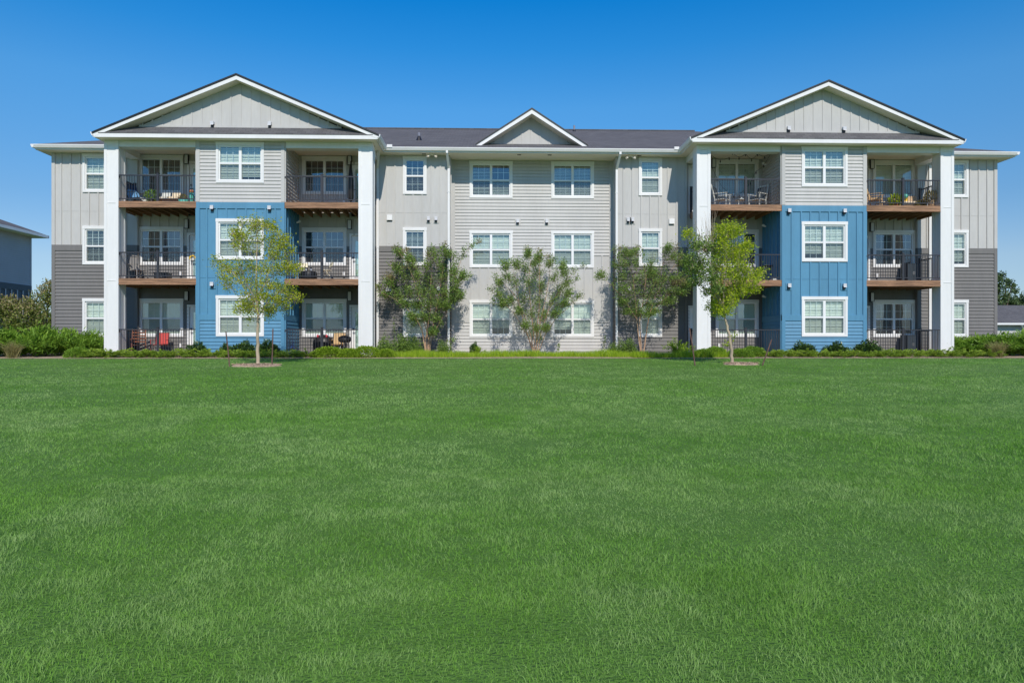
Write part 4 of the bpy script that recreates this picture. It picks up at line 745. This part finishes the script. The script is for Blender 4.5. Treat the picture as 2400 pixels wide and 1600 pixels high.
def weeds(px_, Y, h, lb):
    t = thing('weed_stem', lb, 'weed', (east(px_, Y), Y, gz(0, Y))); mb = MB(); rg = random.Random(int(px_)); taper(mb, smooth_path((0, 0, 0), (.04, 0, h), 5, .03, rg), .006, .002, 5); mb.build('stem', 'bark_dark', t)
    n = 60; z = RS.uniform(.1, h, n); link('leaf_tuft', leaf_mesh('leaf_tuft', np.stack([.04*z/h+RS.normal(0, .01, n), RS.normal(0, .01, n), z], 1), np.stack([RS.normal(0, 1, n), RS.normal(0, 1, n), np.full(n, .6)], 1), .09, .03, RS.uniform(0, 1, n), 'leaf_myrtle'), t)
weeds(1308, 1.9, .42, 'short leafy weed against the centre wall below its right window'); weeds(1415, 2.2, .75, 'tall leafy weed near the right end of the centre wall'); weeds(922, 1.2, 1.55, 'tall leggy sprout left of the first crape myrtle')

# reddish crape shrubs, far trees, neighbouring buildings
def cloudtree(name, label, base, blobs, m, n, lf, barkr, seed, mats=None, group=None, trunkh=1.):
    rs = np.random.RandomState(seed); T = thing(name, label, 'tree' if 'tree' in name else 'shrub', base, 0, group); P = []
    for (x, y, z, r) in blobs:
        k = int(n*r*r); v = nrm(rs.normal(size=(k, 3))); rr = rs.uniform(.3, 1, k)**.5*(1+.25*np.sin(v[:, 0]*6+v[:, 2]*5)); P.append(v*(rr*r)[:, None]+np.array([x, y, z]))
    P = np.concatenate(P); D = rs.normal(size=P.shape); top = (P[:, 2]-P[:, 2].min())/np.ptp(P[:, 2])
    link('crown', leaf_mesh('crown', P, D, lf*rs.uniform(.6, 1.2, len(P)), lf*.5, rs.uniform(0, 1, len(P)), m), T)
    if mats: k = (top+rs.normal(0, .15, len(P))) > .72; link('blossom', leaf_mesh('blossom', P[k]+np.array([0, 0, lf*.6]), D[k]+np.array([0, 0, 1]), lf, lf*.5, rs.uniform(0, 1, k.sum()), mats), T)
    mb = MB(); rg = random.Random(seed)
    for (x, y, z, r) in blobs[:7]: taper(mb, smooth_path((0, 0, 0), (x, y, z), 5, .15, rg), barkr, barkr*.3, 7)
    mb.build('trunk', 'bark_dark', T)
cloudtree('crape_shrub', 'big rust-tipped crape shrub in front of the neighbouring building', (east(30, 7), 7, 0), [(-.8, 0, 1.5, 1.0), (.2, .2, 1.9, .9), (.8, -.1, 1.6, .8), (-1.8, 0, 1.9, 1.0), (.3, 0, 1.0, .8), (-.4, .1, 2.3, .6), (-2.6, 0, 1.4, 1.0), (.9, 0, 1.0, .6), (-1.5, 0, 2.4, .5)], 'leaf_rust', 1500, .12, .05, 41, 'leaf_bloom', 'rust-tipped crape shrubs')
cloudtree('crape_shrub', 'smaller rust-tipped crape shrub touching the corner of the left wing', (east(108, 10), 10, 0), [(0, 0, 2.2, .8), (.5, 0, 3.0, .75), (-.4, 0, 2.7, .6), (.6, 0, 1.4, .7), (.2, 0, 3.4, .5), (.7, 0, 3.7, .4), (-.9, 0, 2.5, .4)], 'leaf_rust', 1500, .12, .05, 42, 'leaf_bloom', 'rust-tipped crape shrubs')
Yt = 70; X0 = east(2340, Yt); kx = 1650/(Yt+CD)
cloudtree('pine_tree', 'tall dark tree rising behind the right wing corner', (X0-.6, Yt, 0), [(0, 0, 9.2, 1.1), (.8, 0, 10.2, .8), (-.7, 0, 10.6, .8), (-1.2, 0, 8.2, 1.3), (1.9, 0, 9.3, .7), (2.6, 0, 8.9, .5), (.6, 0, 7.6, 1.5), (3.0, 0, 8.2, .5)], 'leaf_far', 300, .4, .18, 43)
for px_, h, r in ((2330, 6.8, 2), (2368, 6.6, 2.2), (2400, 7.2, 2.3), (2440, 7.6, 2.5)): cloudtree('background_tree', {2330: 'round dark tree behind the garage roof next to the wing', 2368: 'round dark tree over the middle of the garage roof', 2400: 'round tree above the garage roof at the right picture edge', 2440: 'round tree just outside the right picture edge'}[px_], (east(px_, 75), 75, 0), [(0, 0, h-1, r), (-1.6, 0, h-1.6, r*.8), (1.7, 0, h-1.8, r*.8), (0, 0, h-3, r)], 'leaf_far', 260, .4, .2, px_, None, 'trees behind the garage')
for px_, h in ((60, 5.5), (108, 5.0), (-10, 5.5)): cloudtree('background_tree', {60: 'dark tree behind the neighbouring building', 108: 'small dark tree in the gap left of the building', -10: 'dark tree beyond the left picture edge'}[px_], (east(px_, 80), 80, 0), [(0, 0, h-1, 2), (-1.6, 0, h-1.8, 1.7), (1.7, 0, h-1.6, 1.7)], 'leaf_far', 240, .4, .2, 90+px_, None, 'trees beyond the left gap')
# neighbouring three-storey building on the left
NB = thing('neighbour_building', 'blue-gray neighbouring building with dark ground floor, cut by the left picture edge', 'building', (-34.6, 17, 0))
M['nbu'] = mat('neighbour_upper_siding', (.52, .46, .46), .7, .04, .8); M['nbl'] = mat('neighbour_lower_siding', (.11, .11, .12), .7, .04, .8)
mb = MB(); G = mapf('r', 0); lap(mb, G, -8.5, 8.5, 4.9, SOF, e=.16); F = mapf('f', -8.5); lap(mb, F, -16, 0, 4.9, SOF); F2 = mapf('b', 8.5); lap(mb, F2, -16, 0, 4.9, SOF); bx(mb, G, 8.35, 8.5, 4.9, SOF, 0, .04); mb.build('upper_wall', 'nbu', NB)
mb = MB(); bx(mb, G, -8.5, 8.5, 4.45, 4.9, -.1, .05); bnb(mb, G, -8.5, 8.5, -.1, 4.45, sp=.62)
u = -8.0
while u < 8.4: bx(mb, G, u-.05, u+.05, -.1, 4.45, .034, .07, 1); u += .62
bx(mb, F, -16, 0, -.1, 4.88, -.1, .02); bx(mb, F2, -16, 0, -.1, 4.88, -.1, .02); mb.build('lower_wall', ['nbl', 'nbu'], NB)
mb = MB(); mb.box(-16.7, .75, -9.2, 9.2, SOF, SOF+.03); mb.build('soffit', 'soffit', NB); mb = MB(); mb.box(.75, .85, -9.25, 9.25, SOF, SOF+.2); mb.box(-16.8, .75, -9.3, -9.22, SOF, SOF+.2); mb.box(-16.8, .85, 9.2, 9.28, SOF, SOF+.2); mb.build('gutter', 'white', NB)
mb = MB(); e = SOF+.2; a, b, c, d = (-16.8, -9.25, e), (.8, -9.25, e), (.8, 9.25, e), (-16.8, 9.25, e); r0, r1 = (-9, -1.0, e+3.2), (-7, 1.0, e+3.2); mb.q(a, b, (-7, -1, e+3.2), (-9, -1, e+3.2)); mb.q(b, c, r1, (-7, -1, e+3.2)); mb.q(c, d, (-9, 1, e+3.2), r1); mb.q(d, a, r0, (-9, 1, e+3.2)); mb.q(r0, (-7, -1, e+3.2), r1, (-9, 1, e+3.2)); mb.build('roof', 'roof', NB)
# low garage on the right
GX = east(2335, 44); GB = thing('garage_building', 'low gray garage with a wide dark roof behind the right shrubs', 'building', (GX, 44, 0))
mb = MB(); F = mapf('f', 0); lap(mb, F, -6, 16, 0, 2.6); mb.box(-6, 16, 0, 8, 0, 2.58); mb.build('wall', 'gray', GB)
mb = MB(); ez = 2.75; mb.q((-6.6, -.6, ez), (16.6, -.6, ez), (16.6, 4, ez+2.1), (-6.6, 4, ez+2.1)); mb.q((-6.6, 8.6, ez), (16.6, 8.6, ez), (16.6, 4, ez+2.1), (-6.6, 4, ez+2.1)); mb.q((-6.6, -.6, ez-.04), (16.6, -.6, ez-.04), (16.6, 8.6, ez-.04), (-6.6, 8.6, ez-.04)); mb.build('roof', 'roof', GB)
mb = MB(); mb.box(-6.6, 16.6, -.75, -.6, ez-.2, ez); mb.build('gutter', 'white', GB)
mb = MB(); mb.bar((2.2, -.68, ez-.2), (3.0, -.05, ez-.7), .1, .08); mb.bar((3.0, -.05, ez-.7), (3.0, -.05, 0), .1, .08); mb.build('downspout', 'white', GB)
for x in (-3, 5.5): mb = MB(); bx(mb, F, x-1.4, x+1.4, 0, 2.15, .02, .06); mb.build('garage_door', 'white', GB)

# ---------------------------------------------------------------- things on the balconies
def C(name, col, rough=.6, **k):
    if name not in M: M[name] = mat(name, col, rough, **k)
    return name
C('navy_fabric', (.02, .06, .16), .8); C('sky_fabric', (.16, .36, .62), .8); C('red_fabric', (.55, .07, .06), .8); C('brown_wood', (.22, .07, .03), .6, var=.3, scale=8); C('cream_metal', (.72, .64, .45), .5)
C('gray_fabric', (.33, .31, .29), .85); C('light_wood', (.50, .34, .20), .7, var=.25, scale=9); C('tan_fabric', (.60, .40, .20), .8); C('striped_cushion', (.75, .62, .45), .8); C('yellow', (.85, .55, .03), .5); C('red', (.6, .03, .05), .4); C('bike_blue', (.03, .08, .40), .35); C('orange', (.75, .22, .03), .4); C('teal', (.10, .45, .38), .5); C('dark_cushion', (.03, .045, .06), .85); C('terracotta', (.42, .16, .07), .7); C('pale_paint', (.62, .62, .58), .5)
ZF = (.05, 3.11, 6.17)
def at(px_, Y, fl): return (east(px_, Y), Y, ZF[fl])
def lounge(label, loc, rz):
    t = thing('lounge_chair', label, 'chair', loc, rz); mb = MB()
    for s in (-.3, .3):
        mb.tube([(-.45, s, .0), (-.3, s, .33), (.35, s, .30), (.5, s, .0)], .014); mb.tube([(-.3, s, .33), (-.72, s, 1.0)], .014); mb.tube([(-.5, s, .6), (.15, s, .55), (.3, s, .3)], .012)
    mb.tube([(-.72, -.3, 1.0), (-.72, .3, 1.0)], .014); mb.build('frame', 'black', t)
    mb = MB(); mb.bar((-.30, 0, .34), (-.56, 0, .75), .56, .02); mb.build('backrest', 'sky_fabric', t)
    mb = MB(); mb.bar((-.56, 0, .76), (-.72, 0, 1.01), .58, .05); mb.build('headrest', 'navy_fabric', t)
    mb = MB(); mb.bar((-.28, 0, .33), (.36, 0, .31), .56, .02); mb.build('seat', 'sky_fabric', t); mb = MB(); mb.bar((.37, 0, .30), (.66, 0, .06), .54, .02); mb.build('leg_rest', 'pale_paint', t)
def camp(label, loc, rz, cloth, name='camp_chair'):
    t = thing(name, label, 'chair', loc, rz)
    for a, b in (((-.25, -.25, 0), (.25, -.22, .45)), ((.25, -.25, 0), (-.25, -.22, .45)), ((-.25, .25, 0), (.25, .22, .45)), ((.25, .25, 0), (-.25, .22, .45))): mb = MB(); mb.tube([a, b], .011); mb.build('leg', 'black', t)
    mb = MB()
    for s in (-.26, .26): mb.tube([(s, .22, .4), (s, .34, .92)], .012)
    mb.tube([(-.26, .34, .92), (.26, .34, .92)], .012); mb.build('back_frame', 'black', t)
    mb = MB(); mb.bar((0, -.22, .44), (0, .22, .40), .50, .015); mb.build('seat', cloth, t); mb = MB(); mb.bar((0, .24, .46), (0, .34, .92), .50, .018); mb.build('backrest', cloth, t)
    for s in (-.29, .29): mb = MB(); mb.bar((s, -.24, .62), (s, .28, .62), .06, .02); mb.tube([(s, -.22, .44), (s, -.22, .62)], .01); mb.build('armrest', cloth, t)
def rocker(label, loc, rz, wood='brown_wood', cushion=None, name='rocking_chair'):
    t = thing(name, label, 'chair', loc, rz); mb = MB()
    for k in range(5): mb.box(-.24, .24, -.22+k*.1, -.14+k*.1, .40, .425)
    mb.build('seat', wood, t)
    for s in (-.25, .25):
        mb = MB(); mb.bar((s, .24, .05), (s, .26, .45), .04, .04); mb.bar((s, .26, .45), (s, .42, 1.08), .04, .04); mb.build('rear_post', wood, t)
        mb = MB(); mb.bar((s, -.22, .04), (s, -.22, .64), .04, .04); mb.build('leg', wood, t); mb = MB(); mb.bar((s*1.05, -.28, .65), (s*1.05, .30, .66), .07, .025); mb.build('armrest', wood, t)
        mb = MB(); mb.tube([(s, -.45, .10), (s, -.2, .03), (s, .1, .02), (s, .35, .05), (s, .55, .13)], .02); mb.build('rocker', wood, t)
    mb = MB()
    for k in range(5): z = .52+k*.125; mb.box(-.24, .24, .26+.16*(z-.45)/.63, .285+.16*(z-.45)/.63, z, z+.06)
    mb.build('backrest', wood, t)
    if cushion: mb = MB(); mb.box(-.21, .21, -.2, .22, .426, .50); mb.bar((0, .24, .5), (0, .37, .98), .42, .06); mb.build('cushion', cushion, t)
def folding(label, loc, rz, m='cream_metal'):
    t = thing('folding_chair', label, 'chair', loc, rz, 'cream folding chairs on the middle balcony')
    for s in (-.2, .2): mb = MB(); mb.tube([(s, -.22, 0), (s, .18, .62), (s, .24, .82)], .012); mb.build('front_leg', m, t); mb = MB(); mb.tube([(s*.9, .26, 0), (s*.9, -.1, .46)], .012); mb.build('rear_leg', m, t)
    mb = MB(); mb.box(-.19, .19, -.2, .17, .44, .465); mb.build('seat', m, t); mb = MB(); mb.bar((0, .17, .62), (0, .235, .80), .42, .015); mb.build('backrest', m, t)
def table(label, loc, r, h, m, legs='black', rect=None, rz=0, name='side_table'):
    t = thing(name, label, 'table', loc, rz); mb = MB()
    if rect: mb.box(-rect[0], rect[0], -rect[1], rect[1], h-.025, h)
    else: mb.lathe([(0.001, h-.025), (r, h-.025), (r, h), (.001, h)], 20)
    mb.build('tabletop', m, t); a, b = rect if rect else (r*.65, r*.65)
    for x in (-1, 1):
        for y in (-1, 1): mb = MB(); mb.tube([(x*a*.9, y*b*.9, 0), (x*a*.8, y*b*.8, h-.025)], .013); mb.build('leg', legs, t)
    return t
def small(name, label, cat, loc, prof, m, n=14, parts=()):
    t = thing(name, label, cat, loc); mb = MB(); mb.lathe(prof, n); mb.build('body', m, t)
    for nm, pr, mm in parts: mb = MB(); mb.lathe(pr, n); mb.build(nm, mm, t)
    return t
def potted(label, loc, r, h, hl, pot, leafm, seed, lf=.09):
    t = thing('potted_plant', label, 'potted plant', loc); mb = MB(); mb.lathe([(.001, 0), (r*.7, 0), (r, h), (r*.88, h), (r*.85, h-.03), (.001, h-.03)], 16); mb.build('pot', pot, t)
    rs = np.random.RandomState(seed); n = 420; v = nrm(rs.normal(size=(n, 3))); P = v*rs.uniform(.2, 1, n)[:, None]**.5*np.array([hl*.6, hl*.6, hl*.5])+np.array([0, 0, h+hl*.35]); P[:, 2] = np.maximum(P[:, 2], .02)
    link('foliage', leaf_mesh('foliage', P, v+rs.normal(0, .5, (n, 3)), lf, lf*.45, rs.uniform(0, 1, n), leafm), t)
def cabinet(label, loc, w_, d, h, m='dark_cushion'):
    t = thing('storage_cabinet', label, 'cabinet', loc); mb = MB(); mb.box(-w_/2, w_/2, -d/2, d/2, .03, h); mb.box(-w_/2-.015, w_/2+.015, -d/2-.015, d/2+.015, h, h+.03); mb.build('cabinet_body', m, t)
    for s in (-1, 1): mb = MB(); mb.box(s*w_/4-w_/4+.01, s*w_/4+w_/4-.01, -d/2-.015, -d/2-.001, .06, h-.03); o = mb.build('cabinet_door', m, t); hm = MB(); hm.box(s*.03-.008, s*.03+.008, -d/2-.035, -d/2-.015, h*.45, h*.62); hm.build('handle', 'steel', o)
def bottle(label, loc, m, h=.16, cat='bottle', name='bottle', r=.035, g=None): 
    mb = MB(); mb.lathe([(.001, 0), (r, 0), (r, h*.65), (r*.45, h*.82), (r*.45, h), (.001, h)], 10); o = mb.build(name, m, None, loc); tag(o, label, cat, g)
# top left balcony
lounge('blue folding lounge chair with navy headrest on the top left balcony', at(328, 1.15, 2), R(-28))
potted('leafy green plant in a dark pot beside the blue lounge chair', at(356, .7, 2), .13, .22, .42, 'black', 'leaf_abelia', 1)
t = thing('patio_bench', 'low tan bench with white cushions behind the top left railing', 'bench', at(398, 1.2, 2)); mb = MB()
for k in range(4): mb.box(-.5, .5, -.22+k*.11, -.13+k*.11, .30, .33)
mb.build('seat', 'light_wood', t)
for x in (-.45, .45):
    for y in (-.18, .18): mb = MB(); mb.box(x-.025, x+.025, y-.025, y+.025, 0, .30); mb.build('leg', 'light_wood', t)
for x, m in ((-.22, 'pale_paint'), (.2, 'striped_cushion')):
    mb = MB(); mb.bar((x, -.16, .37), (x, .16, .37), .36, .08); mb.bar((x, .17, .36), (x, .22, .62), .34, .08); mb.build('cushion', m, t)
potted('orange flowering plant in a wide teal bowl on the top left balcony', at(430, .7, 2), .20, .22, .24, 'teal', 'leaf_tan', 2, .06)
small('plant_stand', 'tall teal vase with a dark top in the right corner of the top left balcony', 'vase', at(449, .8, 2), [(.001, 0), (.07, 0), (.05, .12), (.09, .4), (.07, .5), (.001, .5)], 'teal', 12, (('flower_tuft', [(.001, .5), (.09, .53), (.07, .62), (.001, .64)], 'terracotta'),))
# top right balcony of the left block
t = thing('patio_umbrella', 'folded black patio umbrella leaning by the door of the empty top balcony', 'umbrella', at(822, 1.55, 2)); mb = MB(); mb.lathe([(.05, .35), (.14, .5), (.12, 1.2), (.05, 1.85), (.001, 2.0)], 10); mb.build('canopy', 'black', t); mb = MB(); mb.tube([(0, 0, .05), (0, 0, 2.05)], .02); mb.build('pole', 'black', t); mb = MB(); mb.lathe([(.001, 0), (.2, 0), (.2, .04), (.04, .08), (.001, .08)], 14); mb.build('base', 'black', t)
bottle('tiny white candle jar on the deck of the empty top balcony', at(804, .8, 2), 'pale_paint', .14, 'jar', 'candle_jar', .05)
# middle left balcony
rocker('gray cushioned chair facing right on the middle left balcony', at(325, 1.0, 1), R(65), 'gray_fabric', 'gray_fabric', 'patio_chair')
cabinet('low black box behind the middle post of the middle left railing', at(382, 1.1, 1), .55, .4, .30, 'black')
mb = MB(); x, y, z = at(453.5, 1.95, 1); 
for k in range(9): a = math.pi*k/8; b = math.pi*(k+1)/8; mb.bar((.12*math.cos(a), 0, .12*math.sin(a)), (.12*math.cos(b), 0, .12*math.sin(b)), .03, .05)
o = mb.build('door_ornament', 'yellow', None, (x, 1.86, z+1.02)); tag(o, 'yellow arched ornament hanging at the door of the middle left balcony', 'ornament'); mb = MB(); mb.bar((-.07, 0, -.03), (.07, 0, -.03), .02, .10); mb.tube([(0, 0, -.06), (0, .0, -1.02)], .012); mb.build('ornament_body', 'pale_paint', o)
# ground left patio
rocker('dark wooden ladder-back rocking chair on the ground left patio', at(325, .95, 0), R(25)); camp('red folding camp chair on the ground left patio', at(375, 1.2, 0), R(6), 'red_fabric')
table('small dark side table between the rocking chair and the red chair', at(350, 1.0, 0), .2, .38, 'brown_wood', 'brown_wood'); cabinet('small black box right of the red camp chair', at(396, 1.1, 0), .28, .28, .35, 'black')
# middle right balcony of left block
folding('cream folding chair facing the railing, left of the black drum', at(708, 1.35, 1), R(10)); folding('cream folding chair turned sideways, right of the middle post', at(765, 1.2, 1), R(-62))
small('drum_table', 'black ribbed drum table holding two jars on the middle balcony', 'table', at(724, .75, 1), [(.001, 0), (.30, 0), (.33, .08), (.33, .30), (.30, .36), (.001, .38)], 'black', 18)
for px_, l in ((717, 'left black-lidded jar on the black drum table'), (728.5, 'right black-lidded jar on the black drum table')): t = thing('jar', l, 'jar', (east(px_, .7), .7, ZF[1]+.38)); mb = MB(); mb.lathe([(.001, 0), (.045, 0), (.045, .1), (.001, .1)], 10); mb.build('jar_body', 'lamp', t); mb = MB(); mb.lathe([(.001, .1), (.05, .1), (.05, .14), (.001, .14)], 10); mb.build('lid', 'black', t)
# ground right patio of left block
table('black folding table with red cups on the second ground patio', at(752, .8, 0), .4, .72, 'black', 'black', (.42, .28), name='folding_table')
for px_, l in ((745, 'red cup on the left of the black folding table'), (765, 'red cup on the right of the black folding table')): bottle(l, (east(px_, .75), .75, ZF[0]+.72), 'red', .13, 'cup', 'cup', .05)
bottle('white bottle between the red cups on the black table', (east(752, .75), .75, ZF[0]+.72), 'pale_paint', .24)
t = thing('moon_chair', 'round black moon chair under and behind the black folding table', 'chair', at(757, 1.35, 0), R(8)); mb = MB(); n = 16
for k, (r, y) in enumerate(((.001, .10), (.2, .06), (.38, -.04), (.44, -.14))):
    for j in range(n): a = 2*math.pi*j/n; mb.v.append((r*math.cos(a), y*-1, .42+r*math.sin(a)))
for k in range(3):
    for j in range(n): mb.f.append((k*n+j, k*n+(j+1) % n, (k+1)*n+(j+1) % n, (k+1)*n+j)); mb.m.append(0); mb.sm.append(True)
mb.build('seat', 'black', t)
for s in (-.3, .3): mb = MB(); mb.tube([(s, -.25, 0), (s*.3, .1, .5)], .012); mb.build('leg', 'black', t)
camp('tan armless patio chair with a white seat beside the black grill', at(790, 1.2, 0), R(-8), 'tan_fabric', 'patio_chair')
t = thing('grill', 'small black charcoal grill on pale legs in front of the tan chair', 'grill', at(808, .6, 0)); mb = MB(); mb.lathe([(.001, .50), (.2, .52), (.27, .62), (.27, .66), (.001, .66)], 18); mb.build('grill_bowl', 'black', t); mb = MB(); mb.lathe([(.28, .665), (.24, .74), (.1, .80), (.001, .81)], 18); mb.build('grill_lid', 'black', t)
for a in (.6, 2.7, 4.7): mb = MB(); mb.tube([(.34*math.cos(a), .34*math.sin(a), 0), (.14*math.cos(a), .14*math.sin(a), .55)], .012); mb.build('leg', 'pale_paint', t)
mb = MB(); mb.tube([(-.05, 0, .81), (-.04, 0, .86), (.04, 0, .86), (.05, 0, .81)], .01); mb.build('handle', 'steel', t)
t = thing('toy_bicycle', 'small blue and orange child bicycle at the bay corner of the second patio', 'bicycle', at(676, .75, 0), R(12))
for x, r in ((-.24, .15), (.24, .15)): mb = MB(); mb.tube([(x+r*math.cos(a), 0, r+.02+r*math.sin(a)) for a in np.linspace(0, 2*math.pi, 17)], .02, 6); mb.build('wheel', 'black', t)
mb = MB(); mb.tube([(-.24, 0, .17), (-.05, 0, .42), (.18, 0, .44), (.24, 0, .17)], .016); mb.tube([(-.05, 0, .42), (.02, 0, .18), (.18, 0, .44)], .014); mb.build('frame', 'bike_blue', t); mb = MB(); mb.bar((-.12, 0, .50), (.02, 0, .50), .07, .04); mb.build('saddle', 'pale_paint', t); mb = MB(); mb.tube([(.16, -.16, .58), (.19, 0, .52), (.16, .16, .58)], .012); mb.tube([(.18, 0, .44), (.19, 0, .53)], .012); mb.build('handlebar', 'bike_blue', t); mb = MB(); mb.bar((-.38, 0, .32), (-.12, 0, .32), .05, .012); mb.build('mudguard', 'orange', t)
# right block, top left balcony
rocker('white rocking chair with dark cushion facing right under the string lights', at(1694, 1.1, 2), R(55), 'pale_paint', 'dark_cushion'); rocker('white rocking chair with dark cushion facing left under the string lights', at(1775, 1.1, 2), R(-55), 'pale_paint', 'dark_cushion')
table('low white table between the two white rocking chairs', at(1736, .9, 2), .24, .38, 'pale_paint', 'pale_paint'); bottle('small white cup on the low white table', (east(1738, .9), .9, ZF[2]+.38), 'pale_paint', .1, 'cup', 'cup', .05)
t = thing('string_lights', 'string of dark bulbs drooping under the ceiling of the right block top balcony', 'string lights', (0, 0, 0)); mb = MB(); bm_ = []
def sag(a, b, d, n=8):
    a = Vector(a); b = Vector(b); return [a.lerp(b, k/n)-Vector((0, 0, d*4*(k/n)*(1-k/n))) for k in range(n+1)]
xa, xb = 9.05, 11.6
for a, b, d in (((xa, .5, 8.3), (9.9, .8, 8.3), .15), ((9.95, .55, 8.45), (10.5, .55, 8.40), .18), ((10.5, .55, 8.40), (11.0, .55, 8.40), .22), ((11.0, .55, 8.4), (11.6, .55, 8.5), .16), ((11.6, .55, 8.5), (11.45, 1.9, 8.0), .15), ((9.5, 1.9, 8.2), (11.45, 1.9, 8.0), 1.15)):
    p = sag(a, b, d); mb.tube(p, .008, 5)
    for k in (0, 4, 8) if d < 1 else (1, 3, 4, 5, 7): bm_.append(p[k])
mb.build('cable', 'black', t)
for p in bm_: mb = MB(); mb.lathe([(.001, 0), (.016, -.01), (.018, -.05), (.03, -.08), (.001, -.13)], 8); mb.build('bulb', 'black', t, tuple(p))
# right block, middle left balcony
table('dark metal bistro table on the middle balcony behind the leaning tree', at(1800, 1.1, 1), .3, .70, 'black', 'black', name='bistro_table')
for px_, rz, l in ((1777, 60, 'dark metal bistro chair left of the bistro table'), (1825, -50, 'dark metal bistro chair right of the bistro table')):
    t = thing('bistro_chair', l, 'chair', at(px_, 1.2, 1), R(rz), 'metal bistro chairs'); mb = MB(); mb.lathe([(.001, .43), (.2, .43), (.2, .45), (.001, .45)], 14); mb.build('seat', 'metal', t)
    for x in (-.17, .17):
        for y in (-.17, .17): mb = MB(); mb.tube([(x*1.15, y*1.15, 0), (x, y, .43)], .012); mb.build('leg', 'metal', t)
    mb = MB(); mb.tube([(-.19, .17, .43), (-.2, .25, .88), (.2, .25, .88), (.19, .17, .43)], .013)
    for k in range(4): x = -.12+k*.08; mb.tube([(x, .18, .45), (x, .25, .88)], .007)
    mb.build('backrest', 'metal', t)
mb = MB(); mb.box(-.38, .38, -.2, .2, 0, .05); mb.box(-.34, .34, -.17, .17, .05, .09); o = mb.build('seat_cushion', 'pale_paint', None, at(1828, .5, 1)); tag(o, 'flat white cushions lying on the deck edge of the middle balcony', 'cushion')
# right block, top right balcony
rocker('slatted wooden lounge chair with tan cushion at the left of the top right balcony', at(2052, 1.0, 2), R(50), 'light_wood', 'tan_fabric', 'wooden_chair')
table('low tan striped ottoman table before the slatted wooden chair', at(2076, .8, 2), .2, .28, 'striped_cushion', 'light_wood', (.3, .2), name='ottoman')
potted('yellow-green leafy plant by the railing post of the top right balcony', at(2099, .35, 2), .14, .16, .42, 'terracotta', 'leaf_gold', 5, .11)
t = thing('wicker_sofa', 'tan wicker loveseat with striped cushions on the top right balcony', 'sofa', at(2131, 1.25, 2)); mb = MB(); mb.box(-.5, .5, -.28, .28, .06, .26); mb.build('seat_base', 'light_wood', t); mb = MB(); mb.bar((0, .27, .26), (0, .36, .72), 1.0, .08); mb.build('backrest', 'light_wood', t)
for s in (-1, 1): mb = MB(); mb.box(s*.54-.045, s*.54+.045, -.28, .3, .05, .5); mb.build('armrest', 'light_wood', t); mb = MB(); mb.box(s*.25-.23, s*.25+.23, -.27, .2, .26, .38); mb.build('cushion', 'striped_cushion', t)
mb = MB(); mb.box(-.18, -.02, .1, .2, .4, .62); o = mb.build('pillow', 'yellow', t); mb = MB(); mb.lathe([(.001, -.1), (.1, -.06), (.12, .0), (.1, .06), (.001, .1)], 12); o = mb.build('throw_pillow', 'teal', None, (east(2122, 1.3), 1.3, ZF[2]+.66)); tag(o, 'round turquoise pillow on top of the wicker loveseat', 'pillow')
potted('spiky tan plant in a small pot right of the wicker loveseat', at(2157, .8, 2), .09, .14, .24, 'pale_paint', 'leaf_tan', 6, .1); potted('tall basket of dried tan foliage in the right corner of the top right balcony', at(2183, .45, 2), .16, .30, .45, 'light_wood', 'leaf_bloom', 7, .11)
cabinet('dark storage cabinet in the right corner of the middle right balcony', at(2133, 1.6, 1), .52, .5, .82); cabinet('dark storage cabinet on the last ground patio', at(2131, 1.6, 0), .5, .5, .82)
